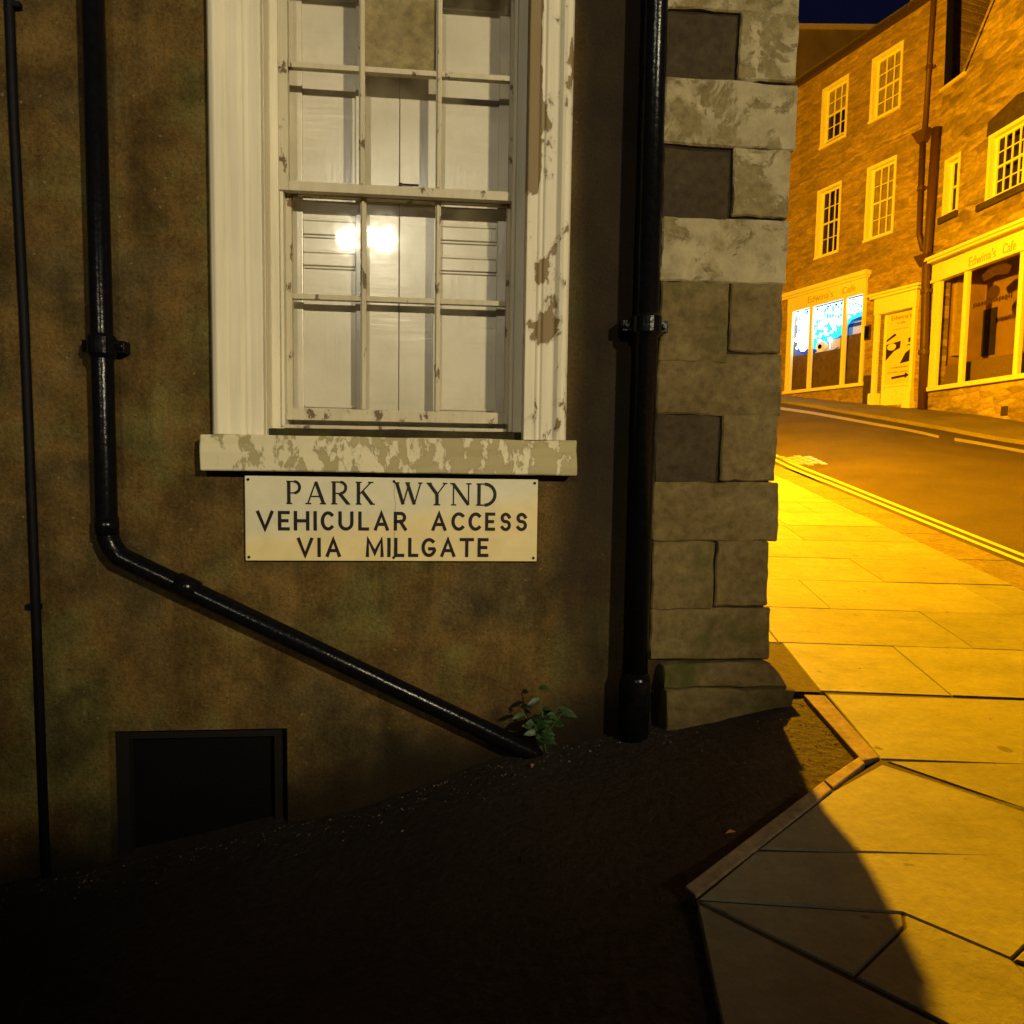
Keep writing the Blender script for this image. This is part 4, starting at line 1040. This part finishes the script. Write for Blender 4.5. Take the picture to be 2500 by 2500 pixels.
for x0_, x1_, yl, hh in ((.2, .8, .285, .010), (.2, .82, .775, .022), (.08, .48, .835, .020), (.56, .92, .835, .020)):
    mb = MB(); x_ = x0_; mb.box(pu0+PW*x0_, pu0+PW*x1_, yp, yp+.001, pp(0, yl)[1]-.003, pp(0, yl)[1]+.003)
    while x_ < x1_: w_ = r4.uniform(.02, .05); k_ = r4.uniform(.5, 1); mb.box(pu0+PW*x_, pu0+PW*min(x1_, x_+w_), yp-.001, yp, pp(0, yl)[1]-PHt*hh*.5*k_, pp(0, yl)[1]+PHt*hh*.5*r4.uniform(.6, 1)); x_ += w_+.015
    mb.build('illegible_print', M_brn, leaf)
mb = MB(); mb.box(dl-.1, drr+.1, -.12, .14, dz0-.4, dz0+.04); mb.build('step', M_r2, ds)
mb = MB(); a_ = rect(B1, (2114, 796), (2126, 829)); mb.box(a_[0], a_[1], -.05, -.001, a_[2], a_[3]); nbx = empty('notice_case', B1, (a_[0], 0, a_[2]))
nbx_m = mb.build('case', M_iron, nbx, bevel=.01); mb = MB(); mb.box(a_[0]+.03, a_[1]-.03, -.058, -.051, a_[2]+.04, a_[3]-.04); mb.build('panel', M_void, nbx)
tag(nbx, 'small dark notice case on the wall left of the white door surround', 'notice case')
# stone base blocks right of the shop
stone = rect(B1, (2112, 918), (2128, 985)); mb = MB(); mb.box(stone[0], stone[1], -.05, -.001, stone[2]-.2, stone[3]); mb.build('base_stone', M_dk, b1)

# ---- B2: nearer facade
b2 = empty('stone_shop', B2, (0, 0, B2.L(2300, 1003)[1])); tag(b2, 'nearer stone building with a raking gable edge and wide unlit cafe shopfront', 'building')
zl = B2.L(2328, 205)[1]; ra_u = B2.L(2355, 185)[0]; ra2 = B2.L(2430, 0)
w5 = rect(B2, (2312, 396), (2336, 512)); w6 = rect(B2, (2420, 336), (2498, 448))
sfL = B2.L(2283, 720)[0]; sfz1 = B2.L(2440, 628)[1]; sfz0 = B2.L(2400, 927)[1]
sfR = 5.3
UE = 12
hs2 = [w5, w6, (sfL+.1, sfR, sfz0, sfz1+.1)]
mb = MB(); wall_holes(mb, 0, UE, -1.5, zl, hs2, .3)
sl_ = (ra2[1]-zl)/(ra2[0]-ra_u); ztop = zl+4.2
mb.add([(ra_u, 0, zl), (UE, 0, zl), (UE, 0, ztop), (ra_u+(ztop-zl)/sl_, 0, ztop)], [(0, 1, 2, 3)])
mb.add([(ra_u, 0, zl), (ra_u+(ztop-zl)/sl_, 0, ztop), (ra_u+(ztop-zl)/sl_, .4, ztop), (ra_u, .4, zl), (0, 0, zl), (0, .4, zl), (0, 0, -1.5), (0, .4, -1.5)], [(0,1,2,3), (4,0,3,5), (6,4,5,7)])
mb.add([(UE, 0, -1.5), (UE, 6, -1.5), (UE, 6, ztop), (UE, 0, ztop)], [(0,1,2,3)])
mb.build('wall', M_r2, b2)
mb = MB(); mb.box(B2.L(2298, 224)[0], ra_u+.05, -.06, .42, zl+.001, zl+.07); mb.build('ledge', M_wp2, b2)
mb = MB()
pA = (ra_u, zl+.07); pB = (ra_u+(ztop-zl)/sl_, ztop)
mb.add([(pA[0]-.05, -.04, pA[1]), (pB[0]-.05, -.04, pB[1]), (pB[0]+.05, -.04, pB[1]), (pA[0]+.05, -.04, pA[1]), (pA[0]-.05, .44, pA[1]), (pB[0]-.05, .44, pB[1]), (pB[0]+.05, .44, pB[1]), (pA[0]+.05, .44, pA[1])], [(0,3,2,1), (0,1,5,4), (4,5,6,7), (1,2,6,5), (0,4,7,3)])
mb.build('raking_coping', M_r2, b2)
mb = MB(); mb.add([(-.9, .42, zl), (3.5, .42, zl), (3.5, 4.0, zl+5), (-.9, 4.0, zl+5), (3.5, 4, zl), (-.9, 4, zl)], [(0,1,2,3), (1,4,2), (0,3,5)])
mb.build('roof', M_slate, b2)
sash_window(B2, b2, *w5, 1, (1, 1), None, blind=.0, sill=.12)
sash_window(B2, b2, *w6, 4, (2, 2), None, blind=.0, sill=.25)
lt = rect(B2, (2408, 268), (2512, 325)); mb = MB(); mb.prism([(w6[0]-.12, w6[3]+.06), (w6[1]+.15, w6[3]+.06), (w6[1]+.15, w6[3]+.5), (w6[1]-.3, w6[3]+.55), (w6[0]-.1, w6[3]+.36)], -.02, -.001); mb.build('lintel', M_dk, b2)
# shop front
sc_z = B2.L(2400, 590)[1]
mb = MB()
mb.box(sfL-.25, sfR+.5, -.26, -.001, sc_z-.02, sc_z+.05).box(sfL-.22, sfR+.47, -.20, -.001, sc_z-.07, sc_z-.02)
mb.box(sfL-.05, sfR+.2, -.08, .05, sfz1, sc_z-.12).box(sfL-.05, sfR+.2, -.11, .05, sfz1-.07, sfz1)
mb.box(sfL, sfL+.22, -.06, .05, sfz0, sfz1-.07)
m_px = [(2360, 720), (2496, 700)]
for px, py in m_px:
    x_ = B2.L(px, py)[0]; mb.box(x_-.055, x_+.055, -.05, .05, sfz0, sfz1-.07)
mb.box(sfR-.1, sfR+.1, -.06, .05, sfz0, sfz1-.07)
mb.box(sfL-.05, sfR+.2, -.11, .05, sfz0-.10, sfz0)
sh2 = mb.build('shop_front', M_wp, b2, bevel=.006); tag(sh2, 'wide unlit cafe shop front with dark panes')
text_mesh("Edwina's", .30, M_let, B2, B2.L(2398, 627, -.08)[0], B2.L(2398, 640, -.08)[1], -.082, sh2, width=abs(B2.L(2432, 620, -.08)[0]-B2.L(2366, 635, -.08)[0]))
text_mesh("Cafe", .30, M_let, B2, B2.L(2465, 600, -.08)[0], B2.L(2398, 640, -.08)[1], -.082, sh2, width=abs(B2.L(2482, 600, -.08)[0]-B2.L(2450, 600, -.08)[0]))
g_ = MB(); g_.box(sfL+.15, sfR, .0, .006, sfz0, sfz1); g_.build('pane', M_gl, sh2)
M_in = m_plain('tan_interior_wall', (.30, .18, .08), .9, 3, .2, 0)
g_ = MB(); g_.box(sfL-.3, sfR+.3, 1.25, 1.30, sfz0-.3, sfz1+.3).box(sfL-.1, sfL+.02, .30, 1.25, sfz0-.3, sfz1+.3).box(sfL-.1, sfR+.3, .30, 1.25, sfz1+.3, sfz1+.35)
g_.build('interior_wall', M_in, sh2)
g_ = MB(); g_.box(sfL+.1, sfR, .30, 1.24, sfz0-.3, B2.L(2440, 880, .8)[1]); g_.build('counter', m_plain('brown_counter', (.17, .11, .05), .8), sh2)
g_ = MB(); x_ = B2.L(2322, 780, .5)[0]; g_.box(x_-.12, x_+.22, .45, .65, B2.L(2322, 870, .5)[1], sfz1); g_.build('curtain', m_plain('pale_curtain', (.42, .30, .14), .9, 10, .2, .01), sh2)
dk = rect(B2, (2377, 765), (2428, 865), 1.24); g_ = MB(); g_.box(dk[0], dk[1], 1.225, 1.245, dk[2], dk[3]); g_.build('dark_doorway', M_room, sh2)
# badge and words on the glass
cu2, czz = B2.L(2432, 668, -.01)
g_ = MB(); g_.prism([(cu2-.42, czz+.06), (cu2-.2, czz+.17), (cu2+.2, czz+.17), (cu2+.42, czz+.06), (cu2+.34, czz-.08), (cu2, czz-.03), (cu2-.34, czz-.08)], -.006, -.003)
g_.prism([(cu2-.05+.18*math.cos(a_*.4), czz-.38+.15*math.sin(a_*.4)) for a_ in range(16)], -.006, -.003)
M_dec = m_plain('window_transfer', (.05, .022, .012), .7, 10, .2, 0)
g_.build('window_badge', M_dec, sh2)
mb = MB(); cx_, cz_2 = B2.L(2422, 735, -.01); x_ = -.55
mb.box(cx_-.55, cx_+.55, -.0045, -.003, cz_2-.008, cz_2+.008)
while x_ < .55: w_ = r4.uniform(.03, .09); mb.box(cx_+x_, cx_+x_+w_, -.006, -.0045, cz_2-r4.uniform(.03, .06), cz_2+r4.uniform(.03, .07)); x_ += w_+.02
mb.build('illegible_print', M_dec, sh2)
mb = MB(); a_ = rect(B2, (2446, 993), (2460, 1014)); mb.box(a_[0], a_[1], -.02, -.001, a_[2], a_[3])
for k in range(3): mb.box(a_[0]+.01, a_[1]-.01, -.028, -.021, a_[2]+.03+k*.07, a_[2]+.05+k*.07)
mb.build('air_vent', M_dk, b2)

# ---- pipes between the two facades
def pipe_thing(fr, name, label, pts, r_, mat, y=-.10, hopper=None, brackets=()):
    P_ = [(*[fr.L(px, py, y)[0]], y, fr.L(px, py, y)[1]) for px, py in pts]
    lo = min(P_, key=lambda p: p[2]); th = empty(name, fr, (lo[0], 0, lo[2])); tag(th, label, 'drainpipe')
    mb = MB(); mb.tube(P_, r_, 14); mb.build('pipe', mat, th, smooth=True)
    if hopper:
        u, z = fr.L(*hopper, y); mb = MB()
        mb.add([(u-.2, y-.15, z+.12), (u+.2, y-.15, z+.12), (u+.2, y+.1, z+.12), (u-.2, y+.1, z+.12), (u-.08, y-.08, z-.14), (u+.08, y-.08, z-.14), (u+.08, y+.08, z-.14), (u-.08, y+.08, z-.14)],
               [(0,1,2,3), (7,6,5,4), (0,4,5,1), (1,5,6,2), (2,6,7,3), (3,7,4,0)]); mb.build('hopper', mat, th)
    for b_ in brackets: mb = MB(); u, z = fr.L(*b_, y); mb.tube([(u, y, z-.05), (u, y, z+.05)], r_*1.35, 14); mb.box(u-r_*2, u+r_*2, y+r_, -.001, z-.03, z+.03); mb.build('bracket', mat, th)
    return th
M_brp = m_plain('brown_pipe_paint', (.075, .035, .018), .5, 20, .2, .002)
pipe_thing(B1, 'rainwater_pipe', 'thin brown rainwater pipe with a hopper right of the upper house windows', [(2284, -60), (2279, 0), (2257, 322)], .055, M_brp, -.10, (2253, 334), [(2268, 165)])
pipe_thing(B1, 'rainwater_pipe', 'short brown pipe running down from the hopper to the thick pipe', [(2252, 340), (2243, 570), (2253, 610)], .06, M_brp, -.12, None, [(2248, 460)])
pipe_thing(B1, 'soil_pipe', 'thick brown pipe between the two stone buildings, right of the white door', [(2286, 312), (2268, 560), (2262, 640), (2258, 800), (2251, 1000)], .095, M_brp, -.16, (2258, 636), [(2262, 712), (2256, 860)])
pipe_thing(B1, 'soil_pipe', 'black tube standing in for the dark gap above the ledge between the two stone buildings', [(2325, -80), (2323, 0), (2315, 204)], .085, M_void, -.10, None, ())  # black tube put in for the shaded gap between the buildings

# ---- B3: plain tall wall beyond
B3 = Frame(*(lambda p: (p.x, p.y))(EYE + ray(2060, 60)*(34/ray(2060, 60).y)), -R(2))
b3 = empty('far_building', B3, (0, 0, 2)); tag(b3, 'plain tall building with a pale coping seen over the terrace roof against the night sky', 'building')
z3a, z3b = B3.L(1951, 56)[1], B3.L(2165, 68)[1]
mb = MB(); mb.box(-7, 9, 0, 8, 0, min(z3a, z3b)-.05); mb.build('wall', m_plain('plain_render', (.22, .17, .11), .9, 1.5, .2, .003), b3)
mb = MB(); mb.add([(-7, -.1, z3a-.2), (9, -.1, z3b-.2), (9, .5, z3b-.2), (-7, .5, z3a-.2), (-7, -.1, z3a), (9, -.1, z3b), (9, .5, z3b), (-7, .5, z3a)], [(0,3,2,1), (4,5,6,7), (0,1,5,4), (1,2,6,5), (2,3,7,6), (3,0,4,7)])
mb.build('coping', M_wp2, b3)

# ================================================================== PLANT and litter at the foot of the wall
M_leaf = m_plain('leaf_green', (.022, .055, .012), .5, 40, .4, .002, .4)
M_stem = m_plain('stem_green', (.06, .08, .02), .7)
pu, pz = A.L(1322, 1838, -.06)
plant = empty('weed', A, (pu, -.06, pz)); tag(plant, 'small leafy weed at the foot of the wall by the end of the diagonal downpipe', 'plant')
r3 = random.Random(11)
mbL = MB(); mbS = MB()
def leaf(p, d, ln, wd_):
    d = d.normalized(); s_ = d.cross(Vector((r3.uniform(-.3, .3), -1, r3.uniform(.2, .8)))).normalized(); n_ = s_.cross(d)
    vs_ = []; N = 5
    for i in range(N+1):
        f = i/N; w_ = wd_*math.sin(math.pi*min(1, f*.95+.04))**.8*.5
        c_ = p + d*ln*f - Vector((0, 0, 1))*ln*.35*f*f
        vs_ += [c_-s_*w_+n_*w_*.25, c_, c_+s_*w_+n_*w_*.25]
    fs_ = []
    for i in range(N): a_ = i*3; fs_ += [(a_, a_+1, a_+4, a_+3), (a_+1, a_+2, a_+5, a_+4)]
    mbL.add(vs_, fs_)
for k in range(8):
    an = r3.uniform(-1.1, 1.1); h = r3.uniform(.12, .25) if k else .27
    tip = Vector((pu+math.sin(an)*h*.45-.01, -.07-abs(r3.uniform(.0, .06)), pz+h*math.cos(an*.6)))
    b0 = Vector((pu+r3.uniform(-.02, .02), -.05, pz)); mid = (b0+tip)/2+Vector((0, -.02, .02))
    mbS.tube([b0, mid, tip], [.004, .003, .002], 6)
    for j in range(5):
        f = .3+.7*j/4; p = b0.lerp(mid, f*2) if f < .5 else mid.lerp(tip, (f-.5)*2)
        sg = -1 if j % 2 else 1
        leaf(p, Vector((sg*r3.uniform(.6, 1)+math.sin(an)*.4, -r3.uniform(.1, .8), r3.uniform(.0, .9))), r3.uniform(.035, .075), r3.uniform(.016, .028))
mbL.build('foliage', M_leaf, plant, smooth=True); mbS.build('stem', M_stem, plant)
M_dl = m_plain('dry_leaf', (.45, .22, .05), .6)
for (px, py, lab) in ((1298, 1880, 'dry orange leaf lying on the lane just left below the weed'), (1770, 2040, 'tiny dry leaf on the dark lane near the stone edging')):
    r = ray(px, py); p = EYE.copy(); st = .004
    while p.z > zW(p.x, p.y) and (p-EYE).length < 6: p += r.normalized()*st
    p.z = zW(p.x, p.y)+.006
    mb = MB(); mb.add([(0, 0, 0), (.018, .008, .006), (.035, 0, .002), (.018, -.008, .006), (.018, 0, .001)], [(0, 4, 1), (1, 4, 2), (2, 4, 3), (3, 4, 0)])
    o = mb.build('fallen_leaf', M_dl); o.location = p; o.rotation_euler = (.1, 0, rnd.uniform(0, 3)); tag(o, lab, 'leaf')

# loose grit on the lane and along the foot of the wall
mb = MB(); r5 = random.Random(21); cG = GP(2010, 1800)
for k in range(700):
    if k < 260: p = cG + Vector((r5.gauss(0, .10), r5.gauss(0, .16), 0))
    else: u = r5.uniform(-1.9, .75); p = A.W(u, -.03-abs(r5.gauss(0, .10)), 0)
    q = p - foot
    z_ = zW(p.x, p.y)
    if k < 260 and zP(p.x, p.y)-z_ > .05: continue
    g = r5.uniform(.0012, .0045)*(1.6 if k % 17 == 0 else 1); a_ = r5.uniform(0, 6)
    vs_ = [(p.x+g*math.cos(a_+i*2.09), p.y+g*math.sin(a_+i*2.09), z_-g*.2) for i in range(3)] + [(p.x+g*.6*math.cos(a_+1+i*2.09), p.y+g*.6*math.sin(a_+1+i*2.09), z_+g*r5.uniform(.5, .9)) for i in range(3)]
    mb.add(vs_, [(3,4,5), (0,1,3), (1,4,3), (1,2,4), (2,5,4), (2,0,5), (0,3,5)])
o = mb.build('grit', m_plain('grit_stone', (.16, .12, .08), .9, 60, .5, 0)); tag(o, 'fine loose grit scattered on the lane and along the foot of the wall', 'grit', kind='stuff')

# ================================================================== LAMPS (outside the picture; lanterns with their light, the one up the street added)
M_lh = m_plain('lamp_housing', (.05, .05, .05), .5)
def lantern(name, label, pos, power, col, rad, pole=None, wall_from=None):
    th = empty(name, None, tuple(pos)); th['base'] = [0, 0, 0]; tag(th, label, 'street lamp')
    mb = MB(); mb.tube([(0, 0, .30), (0, 0, .34), (0, 0, .40), (0, 0, .44)], [.30, .30, .16, .03], 16); mb.build('lamp_shade', M_lh, th)
    if pole is not None:
        mb = MB(); d = Vector(pole)-Vector(pos)
        mb.tube([(d.x, d.y, d.z), (d.x, d.y, .55), (d.x*.6, d.y*.6, .62), (0, 0, .45)], .05, 10); mb.build('pole', M_lh, th)
    if wall_from is not None:
        d = Vector(wall_from)-Vector(pos); mb = MB(); mb.tube([(0, 0, .42), (d.x, d.y, .35)], .03, 8); mb.build('bracket', M_lh, th)
    return point(name+'_light', pos, power, col, rad)
cw = A.W(uC, 0, 0)
azl = R(6.7); lpos = cw + Vector((math.sin(azl)*6.2, math.cos(azl)*6.2, 0)); lpos.z = EYE.z + 4.2
wf = cw + sd*6.2; wf.z = lpos.z
lantern('wall_lamp', 'sodium lamp on a bracket on the street side of the corner building', lpos, 12500, SODIUM, .10, None, wf)
S2 = Vector((5.5, 27, EYE.z+8.5))  # unseen lamp, added to light the far building
lantern('street_lamp', 'added sodium lamp post up the street, lighting the far building', S2, 2600, SODIUM, .15, (5.5, 27, 2.0))
WARM = (1.0, .84, .52)
K = Vector((6.3, -7.2, EYE.z+3.9))
lantern('street_lamp', 'pale lamp post behind the viewer to the right', K, .01, WARM, .12, (6.3, -7.2, 0))
spot('wall_wash_light', K, A.W(-.20, 0, EYE.z+1.02), 7600, WARM, .14, 13.0, .75)
Lz = Vector((-.50, -9.0, EYE.z+4.35))
lantern('street_lamp', 'white lamp post directly behind the viewer', Lz, .01, (1, .93, .74), .17, (-.50, -9.0, -1.5))
spot('window_wash_light', Lz, A.W(-.30, 0, EYE.z+1.10), 2500, (1, .90, .64), .11, 12.0, .75)
clean()
